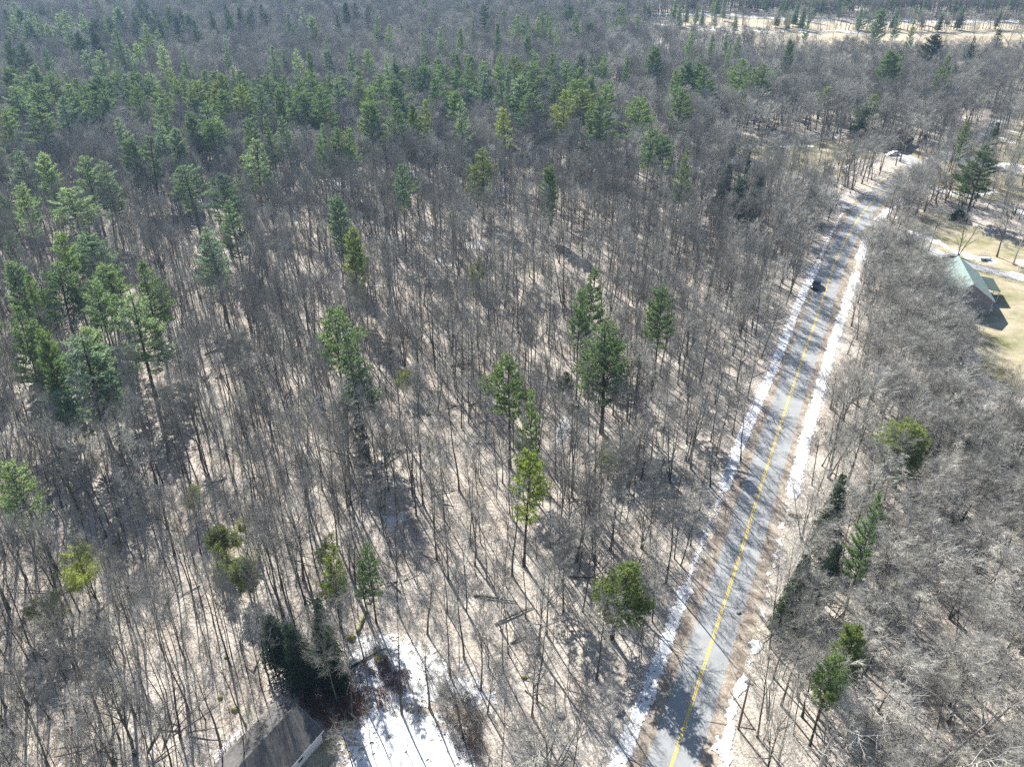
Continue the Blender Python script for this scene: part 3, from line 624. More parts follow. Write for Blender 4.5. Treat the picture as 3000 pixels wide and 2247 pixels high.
for i, (x, y) in enumerate(A):
    u = rng.random()
    if i < n1:
        nr = RD1[i] < 26
        if px[i] > 2330 and py[i] > 500: k = int(rng.choice([9, 10, 11, 12, 13, 8, 7, 13]))
        elif nr and u < .28: k = int(rng.choice([9, 10, 11, 12, 13]))
        else: k = int(rng.choice([0, 1, 2, 3, 4, 5, 6, 5, 6, 12])) if u < .64 else (int(rng.choice([7, 8])) if u < .95 else int(rng.choice([9, 10, 11])))
    else: k = int(rng.choice([0, 3, 9, 11, 12, 13, 12, 13]))
    kinds.append(k)
kinds = np.array(kinds); sc = rng.uniform(.68, 1.18, len(A)); sxy = rng.uniform(.6, 1.2, len(A)); sxy = np.where(np.arange(len(A)) >= n1, rng.uniform(1.0, 1.5, len(A)), sxy); rot = rng.uniform(0, 6.28, len(A))
sc[len(A1)+len(A2):] *= .72
east = np.array([px[i] > 2700-.328*(py[i]) + 60 for i in range(len(A))])
sc = np.where((px > 2330) & (py > 560), sc*.72, sc); sxy = np.where((px > 2330) & (py > 560), rng.uniform(.85, 1.15, len(A)), sxy); sc = np.where((py > 185) & (py < 260) & (px > 1900), sc*.8, sc)
dist = np.hypot(np.hypot(A[:, 0], A[:, 1]), H_CAM)/np.array([BARE[k][3] for k in kinds])/sc
order = np.argsort(np.where(inv, dist, 1e9)); chosen = set(order[:265].tolist())
hw_ = ['slender', 'tall', 'straight', 'short twiggy']
BANDS = [(2150, 'level with the garage'), (2050, 'level with the near pole'), (1950, 'level with the snowy clearing'), (1850, 'level with the hemlock clump'), (1750, 'above the hemlock clump'),
         (1650, 'level with the broad oak'), (1560, 'above the broad oak'), (1470, 'below the small snow scrap'), (1380, 'level with the stem clump'), (0, 'in the middle of the wood')]
groups_ = {}
for i in chosen:
    bi = [k for k, b_ in enumerate(BANDS) if py[i] >= b_[0]]; bi = bi[0] if bi else 9
    cx = np.interp(-py[i], [-p_[1] for p_ in rp], [p_[0] for p_ in rp]); groups_.setdefault((bi, px[i] > cx), []).append((abs(px[i]-cx), i))
for (bi, rt), L in groups_.items():
    for n_, (_, i) in enumerate(sorted(L)):
        k = kinds[i]; P = BARE[k]; big = 'young thin' if k in (7, 8) else ('spreading' if k > 8 else ('slender' if k in (5, 6) else 'tall'))
        plant('bare_tree', P, (A[i, 0], A[i, 1], 0), rot[i], (sxy[i], sxy[i], sc[i]), '%s leafless tree, %s %s of the road, %s' % (big, nth(n_+1), 'right' if rt else 'left', BANDS[bi][1]), 'tree', 'leafless trees of the wood')

# the rest of the wood, brush and the far conifers: one object each, instanced on points
def library(name, meshes):
    c = bpy.data.collections.new(name)
    for i, me in enumerate(meshes):
        o = bpy.data.objects.new('%s_kind_%s' % (name, 'abcdefghijklmnop'[i]), me); c.objects.link(o)
        if name == 'conifer_kinds': o.color = [(.08, .13, .09, 1), (.075, .13, .07, 1), (.1, .15, .1, 1), (.08, .13, .09, 1), (.1, .15, .07, 1), (.1, .15, .07, 1), (.04, .075, .05, 1), (.04, .075, .05, 1)][i]
    return c
def scatter(name, pts, kind, rot, scale, coll, label):
    me = bpy.data.meshes.new(name); me.from_pydata([(float(a), float(b), 0.0) for a, b in pts], [], [])
    at1 = me.attributes.new('kind_id', 'INT', 'POINT'); at1.data.foreach_set('value', np.asarray(kind, np.int32))
    at2 = me.attributes.new('turn', 'FLOAT_VECTOR', 'POINT'); v = np.zeros((len(pts), 3)); v[:, 2] = rot; v[:, 0] = rng.normal(0, .06, len(pts)); v[:, 1] = rng.normal(0, .06, len(pts)); at2.data.foreach_set('vector', v.ravel())
    at3 = me.attributes.new('size', 'FLOAT_VECTOR', 'POINT'); at3.data.foreach_set('vector', np.asarray(scale, float).ravel())
    o = bpy.data.objects.new(name, me); COL.objects.link(o)
    g = bpy.data.node_groups.new(name+'_nodes', 'GeometryNodeTree')
    g.interface.new_socket('Geometry', in_out='INPUT', socket_type='NodeSocketGeometry'); g.interface.new_socket('Geometry', in_out='OUTPUT', socket_type='NodeSocketGeometry')
    gi = g.nodes.new('NodeGroupInput'); go = g.nodes.new('NodeGroupOutput')
    ci = g.nodes.new('GeometryNodeCollectionInfo'); ci.inputs['Collection'].default_value = coll; ci.inputs['Separate Children'].default_value = True
    ip = g.nodes.new('GeometryNodeInstanceOnPoints'); ip.inputs['Pick Instance'].default_value = True
    def na(nm, dt):
        n = g.nodes.new('GeometryNodeInputNamedAttribute'); n.data_type = dt; n.inputs[0].default_value = nm; return n.outputs[0]
    g.links.new(gi.outputs[0], ip.inputs['Points']); g.links.new(ci.outputs[0], ip.inputs['Instance'])
    g.links.new(na('kind_id', 'INT'), ip.inputs['Instance Index']); g.links.new(na('turn', 'FLOAT_VECTOR'), ip.inputs['Rotation']); g.links.new(na('size', 'FLOAT_VECTOR'), ip.inputs['Scale'])
    g.links.new(ip.outputs[0], go.inputs[0])
    md = o.modifiers.new('scatter', 'NODES'); md.node_group = g
    o.color = (.18, .24, .18, 1)
    return tag(o, label, 'woodland', kind='stuff')
rest = np.array([i for i in range(len(A)) if i not in chosen])
LB = library('bare_tree_kinds', [b[2] for b in BARE])
scatter('bare_woodland', A[rest], kinds[rest], rot[rest], np.stack([sxy[rest], sxy[rest], sc[rest]], 1), LB, 'grey leafless woodland stretching from the road to the far horizon')
print('trees', len(A), 'stuff', len(rest))

# far conifers, mixed into the distance
rgc = np.random.default_rng(5); C_ = []; 
CZ = [([(-200, 190), (0, 200), (300, 212), (700, 195), (1000, 200), (1300, 150), (1800, 150), (1800, 235), (1500, 270), (1000, 270), (700, 262), (300, 285), (0, 325), (-200, 340)], .42, 0),
      ([(-150, -80), (-150, 175), (0, 165), (300, 120), (560, 80), (700, 30), (700, -80)], .24, 1), ([(700, -80), (700, 10), (1500, 12), (1900, 10), (1900, -80)], .14, 1), ([(1150, 60), (1900, 60), (1900, 25), (1200, 25)], .1, 0),
      ([(300, 120), (600, 90), (1200, 60), (1300, 110), (1000, 180), (300, 190)], .012, 0), ([(1800, 150), (2300, 180), (2300, 260), (1800, 240)], .06, 0), ([(1900, -80), (1900, 10), (3200, 0), (3200, -80)], .06, 1), ([(-200, 340), (0, 400), (60, 900), (-300, 1000)], .2, 0)]
B_, rgb = cand(6.0, 60, 990, 77); bx, by = proj(B_[:, 0], B_[:, 1], 21); kk = []
for i in range(len(B_)):
    for poly, d, typ in CZ:
        if inpoly(np.array([bx[i]]), np.array([by[i]]), poly)[0] and rgb.random() < d*1.0:
            C_.append(B_[i]); kk.append(int(rgb.choice([6, 7])) if (typ == 1 and rgb.random() < .75) else int(rgb.choice([0, 2, 3, 4]))); break
C_ = np.array(C_); s_ = rgb.uniform(.75, 1.1, len(C_))
LC = library('conifer_kinds', [p_[2] for p_ in PINE]+[h_[2] for h_ in HEM])
scatter('far_conifers', C_, kk, rgb.uniform(0, 6.28, len(C_)), np.stack([s_, s_, s_*rgb.uniform(.85, 1.05, len(C_))], 1), LC, 'mixed pines and hemlocks in the far belts of the wood')
print('conifers', len(C_))

# brush
def shrub(seed, n=16, h=1.6, red=False, fork=4):
    r = random.Random(seed); C = MB()
    for i in range(n):
        p = Vector((r.uniform(-.5, .5), r.uniform(-.5, .5), 0)); d = Vector((r.uniform(-.5, .5), r.uniform(-.5, .5), 1)); L = h*r.uniform(.5, 1.2)
        lp, lr = limb(r, p, d, L, .016, .005, 3, .15, .02); C.tube(lp, lr, 3)
        for k in range(fork):
            q, e = along(lp, r.uniform(.2, .95)); C.tube([q, q+side(r, e, .7)*L*r.uniform(.2, .45)], [.011, 0], 3)
    return C.mesh('shrub', M['redtwig'] if red else M['twig'])
def debris(seed):
    r = random.Random(seed+90); C = MB()
    for i in range(4):
        a = r.uniform(0, 6.28); L = r.uniform(2.5, 8); p = Vector((r.uniform(-2, 2), r.uniform(-2, 2), .12)); q = p+Vector((math.cos(a)*L, math.sin(a)*L, r.uniform(0, .5))); rr = r.uniform(.04, .13)
        C.tube([p, p.lerp(q, .5)+Vector((0, 0, .1)), q], [rr, rr*.8, rr*.3], 5)
        for k in range(5): b_ = p.lerp(q, r.uniform(.4, 1)); C.tube([b_, b_+Vector((r.uniform(-1, 1), r.uniform(-1, 1), r.uniform(0, .8)))], [.02, 0], 3)
    return C.mesh('debris', M['bark'])
LS = library('brush_kinds', [shrub(1), shrub(2, 10, 2.6, False, 7), shrub(3, 6, 4.5, False, 12), shrub(4, 26, 1.5, True, 3), shrub(5, 5, .5, False, 2), debris(1), debris(2)])
Bz, rgz = cand(3.0, 36, 330, 9); bx, by = proj(Bz[:, 0], Bz[:, 1]); rd = road_dist(Bz[:, 0], Bz[:, 1])
ok = (rd > 7.5); 
for poly, k in ZONES[:1]+ZONES[3:4]+ZONES[5:8]: ok &= ~inpoly(bx, by, poly)
ok &= ~(inpoly(bx, by, [(1010, 2140), (1090, 2050), (1280, 2080), (1330, 2300), (1350, 3300), (950, 3300), (1000, 2300)])); ok &= ~(inpoly(bx, by, [(990, 1860), (1260, 1870), (1400, 2000), (1440, 2090), (1280, 2100), (1080, 2050)]) & (rgz.random(len(Bz)) < .6))
for d in DRIVES: ok &= road_dist(Bz[:, 0], Bz[:, 1], d) > 3
dn = np.array([nz(x, y, .05, 2.0, 3) for x, y in Bz]); ok &= rgz.random(len(Bz)) < np.clip(.5+dn*1.2, .08, .95)
Bz = Bz[ok]; kz = rgz.choice([0, 1, 2, 2, 1, 4, 2], len(Bz)); kz = np.where(rgz.random(len(Bz)) < .05, rgz.choice([5, 6], len(Bz)), kz); sz = rgz.uniform(.7, 1.3, len(Bz))
extra = []
for poly, n, kd in (([(880, 2010), (930, 1970), (1050, 2030), (1090, 2100), (1000, 2140), (900, 2160)], 150, 3), ([(1000, 1970), (1090, 1900), (1200, 1980), (1180, 2080), (1080, 2060)], 60, 3), ([(1280, 2000), (1420, 2080), (1420, 2247), (1330, 2200)], 60, 0), ([(1280, 2000), (1420, 2080), (1420, 2247), (1330, 2200)], 20, 3),
                    ([(1060, 1880), (1400, 1980), (1420, 2230), (1180, 2080)], 90, 0), ([(2760, 1100), (3000, 1080), (3000, 1500), (2800, 1400)], 120, 1), ([(2560, 700), (2790, 800), (2800, 1000), (2600, 1100), (2520, 900)], 200, 1), ([(2600, 600), (2700, 620), (2640, 680), (2560, 650)], 50, 3),
                    ([(2900, 640), (3050, 660), (3050, 740), (2900, 720)], 60, 1)):
    c = 0
    while c < n:
        x = rgz.uniform(min(q[0] for q in poly), max(q[0] for q in poly)); y = rgz.uniform(min(q[1] for q in poly), max(q[1] for q in poly))
        if inpoly(np.array([x]), np.array([y]), poly)[0]: q = at(x, y); extra.append((q.x, q.y, kd)); c += 1
extra = np.array(extra); Bz = np.concatenate([Bz, extra[:, :2]]); kz = np.concatenate([kz, extra[:, 2].astype(int)]); sz = np.concatenate([sz, rgz.uniform(.7, 1.2, len(extra))])
o = scatter('brush', Bz, kz, rgz.uniform(0, 6.28, len(Bz)), np.stack([sz, sz, sz], 1), LS, 'low leafless brush and whips on the forest floor'); o['category'] = 'brush'
print('brush', len(Bz))
# ------------------------------------------------------------ buildings
def shingle(name, c, rows=5.0):
    m, t, out = nodes(name); tc = t.nodes.new('ShaderNodeTexCoord').outputs['Object']
    b = N(t, 'ShaderNodeTexBrick', i_Scale=1.0); b.inputs['Brick Width'].default_value = .33; b.inputs['Row Height'].default_value = .15; b.inputs['Mortar Size'].default_value = .012
    b.inputs['Color1'].default_value = (*[x*.8 for x in c], 1); b.inputs['Color2'].default_value = (*[x*1.2 for x in c], 1); b.inputs['Mortar'].default_value = (*[x*.35 for x in c], 1)
    sp = t.nodes.new('ShaderNodeSeparateXYZ'); t.links.new(tc, sp.inputs[0]); cb = t.nodes.new('ShaderNodeCombineXYZ'); t.links.new(sp.outputs[1], cb.inputs[0]); t.links.new(sp.outputs[0], cb.inputs[1])
    t.links.new(cb.outputs[0], b.inputs['Vector'])
    v = ramp(t, [(.3, (.8, .8, .8)), (.7, (1.12, 1.12, 1.12))], noi(t, .8, 4, .7, tc))
    finish(t, out, mixc(t, 1, b.outputs[0], v, 'MULTIPLY'), .85, .2, (b.outputs[1], -.5, .03)); return m
def siding(name, c):
    m, t, out = nodes(name); tc = t.nodes.new('ShaderNodeTexCoord').outputs['Object']
    wv = N(t, 'ShaderNodeTexWave', wave_type='BANDS', bands_direction='Z', wave_profile='SAW', i_Scale=1.6)
    t.links.new(tc, wv.inputs['Vector']); col = ramp(t, [(0, [x*.8 for x in c]), (.12, c), (1, [min(1, x*1.05) for x in c])], wv.outputs[0])
    finish(t, out, col, .6, .3, (wv.outputs[0], .5, .03)); return m
WHITE = simple('white_paint', (.78, .79, .8), .5, .4, .05); GLASS = simple('window_glass', (.03, .035, .045), .08, .6, .1)
DOORM = simple('door_paint', (.28, .3, .32), .5, .3); CONC = simple('concrete', (.4, .39, .37), .9, .1, .15)
def wall_window(mb_parent, x, y, z, w_, h_, axis, sgn):
    f = MB(); gl = MB(); t_ = .05
    def bx(mb, a0, a1, z0, z1, d0, d1):
        d0, d1 = sorted((sgn*d0, sgn*d1))
        if axis == 'x': mb.box(x+d0, x+d1, y+a0, y+a1, z+z0, z+z1)
        else: mb.box(x+a0, x+a1, y+d0, y+d1, z+z0, z+z1)
    bx(f, -w_/2-.1, w_/2+.1, h_, h_+.1, .005, t_); bx(f, -w_/2-.1, w_/2+.1, -.12, 0, .005, t_+.04)
    bx(f, -w_/2-.1, -w_/2, 0, h_, .005, t_); bx(f, w_/2, w_/2+.1, 0, h_, .005, t_); bx(f, -w_/2, w_/2, h_/2-.03, h_/2+.03, .005, t_)
    fo = f.build('window', WHITE, mb_parent); bx(gl, -w_/2, w_/2, 0, h_, -.02, .02); gl.build('pane', GLASS, fo)
def house(name, loc, rz, w_, l, ev, ap, roofm, wallm, over, label, cat='house', wins=(), chimney=None, door=None):
    e = empty(name, loc, rz); h = w_/2; b = MB()
    b.v = [(-h, 0, -.1), (h, 0, -.1), (h, 0, ev), (0, 0, ap-.12), (-h, 0, ev), (-h, l, -.1), (h, l, -.1), (h, l, ev), (0, l, ap-.12), (-h, l, ev)]
    b.f = [(0, 1, 2, 3, 4), (9, 8, 7, 6, 5), (1, 6, 7, 2), (5, 0, 4, 9)]; b.m = [0]*4; b.build('wall', wallm, e)
    sl_ = (ap-ev)/h; th = .16
    for s in (-1, 1):
        r_ = MB(); x1 = s*(h+over); z1 = ev-over*sl_; y0, y1 = -over, l+over
        P = [(0, y0, ap), (x1, y0, z1), (x1, y1, z1), (0, y1, ap)]; Q = [(x, y, z-th) for x, y, z in P]
        r_.v = P+Q; r_.f = [(0, 1, 2, 3), (7, 6, 5, 4), (0, 4, 5, 1), (1, 5, 6, 2), (2, 6, 7, 3)]; r_.m = [0]*5; ro = r_.build('roof', roofm, e)
        f = MB(); f.v = [(x1+s*.03, y0, z1-.02), (x1+s*.03, y1, z1-.02), (x1+s*.03, y1, z1-.3), (x1+s*.03, y0, z1-.3), (x1+s*.005, y0, z1-.02), (x1+s*.005, y1, z1-.02), (x1+s*.005, y1, z1-.3), (x1+s*.005, y0, z1-.3)]
        f.f = [(0, 1, 2, 3), (7, 6, 5, 4), (4, 5, 1, 0), (3, 2, 6, 7), (0, 3, 7, 4), (1, 5, 6, 2)]; f.m = [0]*6; f.build('fascia', WHITE, e)
        for yy in (y0-.035, y1+.005):
            f = MB(); A = [(0, ap-.03), (x1, z1-.03), (x1, z1-.27), (0, ap-.27)]
            f.v = [(x, yy, z) for x, z in A]+[(x, yy+.03, z) for x, z in A]; f.f = [(0, 1, 2, 3), (7, 6, 5, 4), (0, 4, 5, 1), (1, 5, 6, 2), (2, 6, 7, 3), (3, 7, 4, 0)]; f.m = [0]*6; f.build('barge_board', WHITE, e)
    f = MB()
    for s in (-1, 1):
        for yy in (-.03, l-.12):
            f = MB(); f.box(s*(h+.015)-.07, s*(h+.015)+.07, yy, yy+.15, 0, ev-.25); f.build('corner_board', WHITE, e)
    f = MB(); f.box(-h-.05, h+.05, -.05, l+.05, -.1, .22); f.build('foundation', CONC, e)
    for wn in wins: wall_window(e, *wn)
    if door:
        d = MB(); d.box(*door); d.build('door', DOORM, e)
    if chimney:
        c = MB(); cx, cy = chimney; c.box(cx-.35, cx+.35, cy-.35, cy+.35, ev, ap+.9); c.box(cx-.42, cx+.42, cy-.42, cy+.42, ap+.9, ap+1.05); c.build('chimney', simple('brick', (.25, .1, .07), .9, .1, .25, 9), e)
    return tag(e, label, cat)
RS = shingle('grey_shingles', (.15, .145, .14))
house('garage', (-29.2, 70.4, 0), R(150), 8.1, 16, 2.75, 5.0, RS, siding('white_siding', (.75, .76, .78)), .32, 'grey shingled garage with white walls at the bottom edge', 'garage',
      wins=[(-4.05, 4, 1.2, .9, 1.0, 'x', -1), (-4.05, 11, 1.2, .9, 1.0, 'x', -1)])
g1, g2 = at(628, 2222, .5), at(706, 2141, .5); L_ = (g2-g1).length; fe = empty('fence', (g1.x, g1.y, 0), math.atan2(g2.y-g1.y, g2.x-g1.x))
for z in (.35, .75):
    b = MB(); b.box(0, L_, -.1, .1, z, z+.16); b.build('rail', WHITE, fe)
for k in range(6):
    b = MB(); x = L_*k/5; b.box(x-.06, x+.06, .1, .22, 0, 1.0); b.build('post', WHITE, fe)
tag(fe, 'low white rail fence running along the left side of the grey garage', 'fence')
RG = shingle('green_roofing', (.27, .36, .33)); RD = shingle('dark_green_porch_roofing', (.07, .105, .095))
H1 = house('green_roofed_house', (121, 196, 0), R(-13.9), 12, 18, 4.3, 8.5, RG, siding('mauve_siding', (.3, .28, .285)), .4, 'house with pale green roof and mauve-grey siding on the right', 'house',
      wins=[(-2.5, 0, 1.3, 1.0, 1.3, 'y', -1), (-.2, 0, 5.0, .9, 1.1, 'y', -1), (6, 5.5, 1.3, .9, 1.2, 'x', 1), (-6, 5, 1.3, 1, 1.3, 'x', -1), (-6, 12, 1.3, 1, 1.3, 'x', -1)], door=(6.0, 6.06, 11.5, 12.5, .22, 2.3))
p = MB(); p.v = [(6.02, 8.6, 3.75), (10.0, 8.6, 3.25), (10.0, 17.2, 3.25), (6.02, 17.2, 3.75)]; p.v += [(x, y, z-.15) for x, y, z in p.v]; p.f = [(0, 1, 2, 3), (7, 6, 5, 4), (0, 4, 5, 1), (1, 5, 6, 2), (2, 6, 7, 3), (3, 7, 4, 0)]; p.m = [0]*6
tag(p.build('porch_roof', RD, H1), 'dark green flat porch roof')
for y in (8.8, 12.9, 17.0):
    p = MB(); p.box(9.72, 9.86, y-.07, y+.07, 0, 3.1); p.build('porch_post', WHITE, H1)
p = MB(); p.box(6.05, 9.9, 8.6, 17.2, 0, .35); p.build('porch_deck', simple('grey_deck_boards', (.36, .34, .32)), H1)
p = MB()
for k in range(3): p.box(6.05, 7.5-.32*k, 2.2, 3.6, .2*k, .2*(k+1))
st = p.build('porch_steps', WHITE, H1)
p = MB()
for y in (2.22, 3.5):
    for x in (6.4, 7.2): p.box(x, x+.06, y, y+.06, .2, 1.35)
    p.box(6.2, 7.4, y, y+.06, 1.3, 1.38); p.box(6.2, 7.4, y, y+.06, .85, .91)
p.build('hand_rail', WHITE, H1)
p = MB(); p.box(4.2, 5.5, -.35, -.02, 0, .9); p.build('cellar_hatch', simple('grey_hatch', (.36, .38, .42)), H1)
q = at(2634, 440); house('brown_house', (q.x-3, q.y, 0), R(-35), 10, 13, 2.8, 6.3, shingle('dark_brown_shingles', (.07, .062, .06)), siding('brown_siding', (.2, .15, .12)), .4, 'dark-roofed brown house half hidden by trees at the road bend', 'house', wins=[(5, 3, 1, 1, 1.2, 'x', 1), (5, 9, 1, 1, 1.2, 'x', 1), (-2, 0, 1, 1, 1.2, 'y', -1), (2, 0, 1, 1, 1.2, 'y', -1)], chimney=(1.2, 8), door=(5.0, 5.06, 5.5, 6.5, .22, 2.3))
q = at(2222, 512); house('blue_roofed_house', (q.x, q.y, 0), R(30), 8, 11, 2.7, 5.2, shingle('blue_grey_shingles', (.2, .24, .29)), siding('tan_siding', (.35, .31, .26)), .35, 'tan house with blue-grey roof among trees left of the road bend', 'house', wins=[(4, 3, 1, 1, 1.2, 'x', 1), (-2, 0, 1, 1, 1.2, 'y', -1), (2, 0, 1, 1, 1.2, 'y', -1)], chimney=(-1.2, 6))

# ------------------------------------------------------------ cars
def mk_paint():
    m, t, out = nodes('car_paint'); oi = t.nodes.new('ShaderNodeObjectInfo'); finish(t, out, oi.outputs['Color'], .28, .5, coat=.6); return m
PAINT = mk_paint(); TYRE = simple('tyre_rubber', (.03, .03, .03), .9, .1); RIM = simple('alloy_rim', (.45, .46, .48), .3, .5, metal=.8)
LAMP = simple('headlamp_lens', (.7, .72, .75), .1, .6); TAIL = simple('tail_lamp_lens', (.35, .02, .02), .2, .5); PLAS = simple('black_trim', (.03, .03, .032), .6, .3)
def loft(mb, secs, mi=0):   # secs: list of rings (equal length) along x
    n = len(secs[0]); i0 = len(mb.v)
    for s in secs: mb.v += [tuple(p) for p in s]
    for a in range(len(secs)-1):
        for k in range(n):
            k2 = (k+1) % n; mb.f.append((i0+a*n+k, i0+a*n+k2, i0+(a+1)*n+k2, i0+(a+1)*n+k)); mb.m.append(mi)
    mb.f.append(tuple(i0+k for k in reversed(range(n)))); mb.m.append(mi); mb.f.append(tuple(i0+(len(secs)-1)*n+k for k in range(n))); mb.m.append(mi)
def car(name, loc, rz, color, label, cat='car', pickup=False):
    e = empty(name, loc, rz); b = MB()
    S_ = [(-2.35, .86, .4, .62, .92), (-2.25, .92, .3, .66, 1.05), (-1.4, .96, .28, .7, 1.12), (0, .97, .28, .7, 1.1), (1.1, .96, .28, .7, 1.06), (1.9, .93, .3, .66, .98), (2.25, .86, .34, .6, .88), (2.38, .7, .42, .58, .76)]
    loft(b, [[(x, -w_*.94, z0), (x, -w_, zm), (x, -w_*.96, z1-.06), (x, -w_*.84, z1), (x, w_*.84, z1), (x, w_*.96, z1-.06), (x, w_, zm), (x, w_*.94, z0)] for x, w_, z0, zm, z1 in S_])
    if pickup: C2 = [(-.55, .8, 1.1), (-.35, .72, 1.72), (.5, .72, 1.75), (1.2, .8, 1.08)]
    else: C2 = [(-2.2, .82, 1.05), (-1.85, .72, 1.66), (-.3, .73, 1.75), (.35, .72, 1.72), (1.15, .8, 1.06)]
    P = [(x, w_, z) for x, w_, z in C2]
    i0 = len(b.v)
    for s in (-1, 1): b.v += [(x, s*w_, z) for x, w_, z in P]
    n = len(P); b.f.append(tuple(i0+k for k in range(n))); b.f.append(tuple(i0+n+k for k in reversed(range(n)))); b.m += [0, 0]
    for k in range(n-1): b.f.append((i0+k+1, i0+k, i0+n+k, i0+n+k+1)); b.m.append(0)
    bo = b.build('body', PAINT, e, bevel=.03); bo.color = (*color, 1)
    def lerp(a, c, t): return tuple(a[i]+(c[i]-a[i])*t for i in range(3))
    def quad(nm, q, off, mat):
        m = MB(); nrm = (Vector(q[1])-Vector(q[0])).cross(Vector(q[2])-Vector(q[0])).normalized(); cen = sum((Vector(v) for v in q), Vector())/4
        if nrm.dot(cen-Vector((0, 0, .9))) < 0: nrm = -nrm
        A = [cen+(Vector(v)-cen)*.9+nrm*off for v in q]; B = [v-nrm*.03 for v in A]; m.v = [tuple(v) for v in A+B]
        m.f = [(0, 1, 2, 3), (7, 6, 5, 4), (0, 4, 5, 1), (1, 5, 6, 2), (2, 6, 7, 3), (3, 7, 4, 0)]; m.m = [0]*6; m.build(nm, mat, e)
    pts = lambda k, s: (P[k][0], s*P[k][1], P[k][2])
    quad('windscreen', [pts(n-1, -1), pts(n-1, 1), pts(n-2, 1), pts(n-2, -1)], .012, GLASS); quad('rear_window', [pts(0, -1), pts(0, 1), pts(1, 1), pts(1, -1)], .012, GLASS)
    for s in (-1, 1):
        x0, x1 = P[0][0]+.35, .3
        for a, c in ((x0, (x0+x1)/2-.06), ((x0+x1)/2+.06, x1+.35)):
            z0, z1 = 1.12, 1.6; quad('side_window', [(a, s*.805, z0), (c, s*.805, z0), (min(c, .45), s*.745, z1), (max(a, P[1][0]+.1), s*.745, z1)], .012, GLASS)
        m = MB(); m.box(.75, .95, s*1.0-.1, s*1.0+.1, 1.08, 1.24); m.build('mirror', PLAS, e, bevel=.03)
        m = MB(); m.box(2.2, 2.36, s*.68-.15, s*.68+.15, .66, .8); m.build('headlight', LAMP, e, bevel=.02)
        m = MB(); m.box(-2.37, -2.25, s*.75-.1, s*.75+.1, .75, 1.0); m.build('tail_light', TAIL, e, bevel=.02)
        for x in (-1.45, 1.45):
            m = MB(); m.cyl((x, s*.78, .36), (x, s*1.0, .36), .36, 20); wo = m.build('wheel', TYRE, e); r_ = MB(); r_.cyl((x, s*.99, .36), (x, s*1.015, .36), .22, 14); r_.build('rim', RIM, wo)
    m = MB(); m.box(2.26, 2.41, -.55, .55, .42, .62); m.build('bumper', PLAS, e, bevel=.02)
    if pickup:
        m = MB(); m.box(-2.2, -.65, -.75, .75, 1.125, 1.135); m.build('load_bed', PLAS, e)
    return tag(e, label, cat)
def on_road(px, py, off):
    q = at(px, py); i = int(np.argmin(np.hypot(road_xy[:, 0]-q.x, road_xy[:, 1]-q.y))); p = ROAD[i]; d = (ROAD[i+1]-p).normalized(); n = Vector((d.y, -d.x, 0)); return p+n*off, math.atan2(d.y, d.x)
p_, a_ = on_road(2425, 852, -2.75); car('black_car', p_+Vector((0, 0, .02)), a_+math.pi, (.012, .013, .018), 'black car standing at the left edge of the two-lane road', 'car').scale = (1.12, 1.1, 1.15)
q = at(2655, 706); car('silver_car', q, R(215), (.55, .56, .58), 'silver car parked on the gravel drive among bare trees', 'car')
q = at(2784, 762); car('grey_car', q, R(150), (.35, .36, .38), 'grey car just behind the ridge of the green roofed house', 'car')
q = at(2306, 416); car('pickup_truck', q, R(10), (.02, .022, .028), 'dark pickup parked beside far snow, above the blue-grey roof', 'pickup', True)
q = at(2617, 456); car('white_car', q, R(190), (.7, .7, .7), 'white car parked in front of the dark-roofed brown house', 'car')

# ------------------------------------------------------------ utility poles and wires
WOOD = simple('weathered_pole_wood', (.17, .14, .115), .9, .1, .25, 5); CER = simple('grey_insulator', (.45, .45, .46), .3, .5); STEEL = simple('galvanised_steel', (.35, .36, .37), .4, .5, metal=.6)
def pole(loc, rz, label, trans=False):
    e = empty('utility_pole', loc, rz); b = MB(); b.tube([(0, 0, -.3), (0, 0, 5), (0, 0, 10.4)], [.17, .145, .11], 12); b.build('pole', WOOD, e)
    b = MB(); b.box(-.1, .1, -.62, .62, 9.55, 9.68); b.build('crossarm', WOOD, e)
    for x, y, z in ((0, 0, 10.4), (0, -.55, 9.68), (0, .55, 9.68)):
        i_ = MB(); i_.tube([(x, y, z), (x, y, z+.08), (x, y, z+.1), (x, y, z+.2)], [.03, .03, .07, .03], 8); i_.build('insulator', CER, e)
    if trans:
        t_ = MB(); t_.cyl((.3, 0, 8.0), (.3, 0, 8.9), .22, 14); t_.build('transformer', STEEL, e)
    return tag(e, label, 'utility pole', 'utility poles along the road')
P0, P2, P3 = at(2163, 2135), at(2535, 757), at(2647, 582); P4 = P3+(P3-P2).normalized()*48+Vector((6, -6, 0)); PB = P0-(P2-P0).normalized()*46
pole(P0, R(65), 'bare wooden pole in the snow strip right of the road, near the bottom'); pole(P2, R(65), 'wooden pole on the right hand snow bank by the gravel drive', True); pole(P3, R(55), 'farthest wooden pole, leaning over the shaded stretch of road'); 
def wire(a, b, z, off, label):
    d = (b-a).normalized(); n = Vector((d.y, -d.x, 0))*off; m = MB(); k = 24; sag = .006*(b-a).length
    m.tube([a.lerp(b, i/k)+n+Vector((0, 0, z-sag*4*(i/k)*(1-i/k))) for i in range(k+1)], [.016]*(k+1), 4)
    tag(m.build('overhead_wire', simple('weathered_wire', (.3, .3, .3), .5, .4)), label, 'wire', 'wires strung between the utility poles')
wire(PB, P0, 10.6, 0, 'wire running down from the near pole out of the bottom edge'); wire(P0, P2, 10.6, 0, 'long top wire from the near pole to the pole by the drive')
wire(P0, P2, 8.4, .1, 'lower thick cable between the near pole and the drive pole'); wire(P2, P3, 10.6, 0, 'top wire between the drive pole and the farthest pole'); wire(P3, P4, 10.6, 0, 'wire leading on from the farthest pole past the bend')

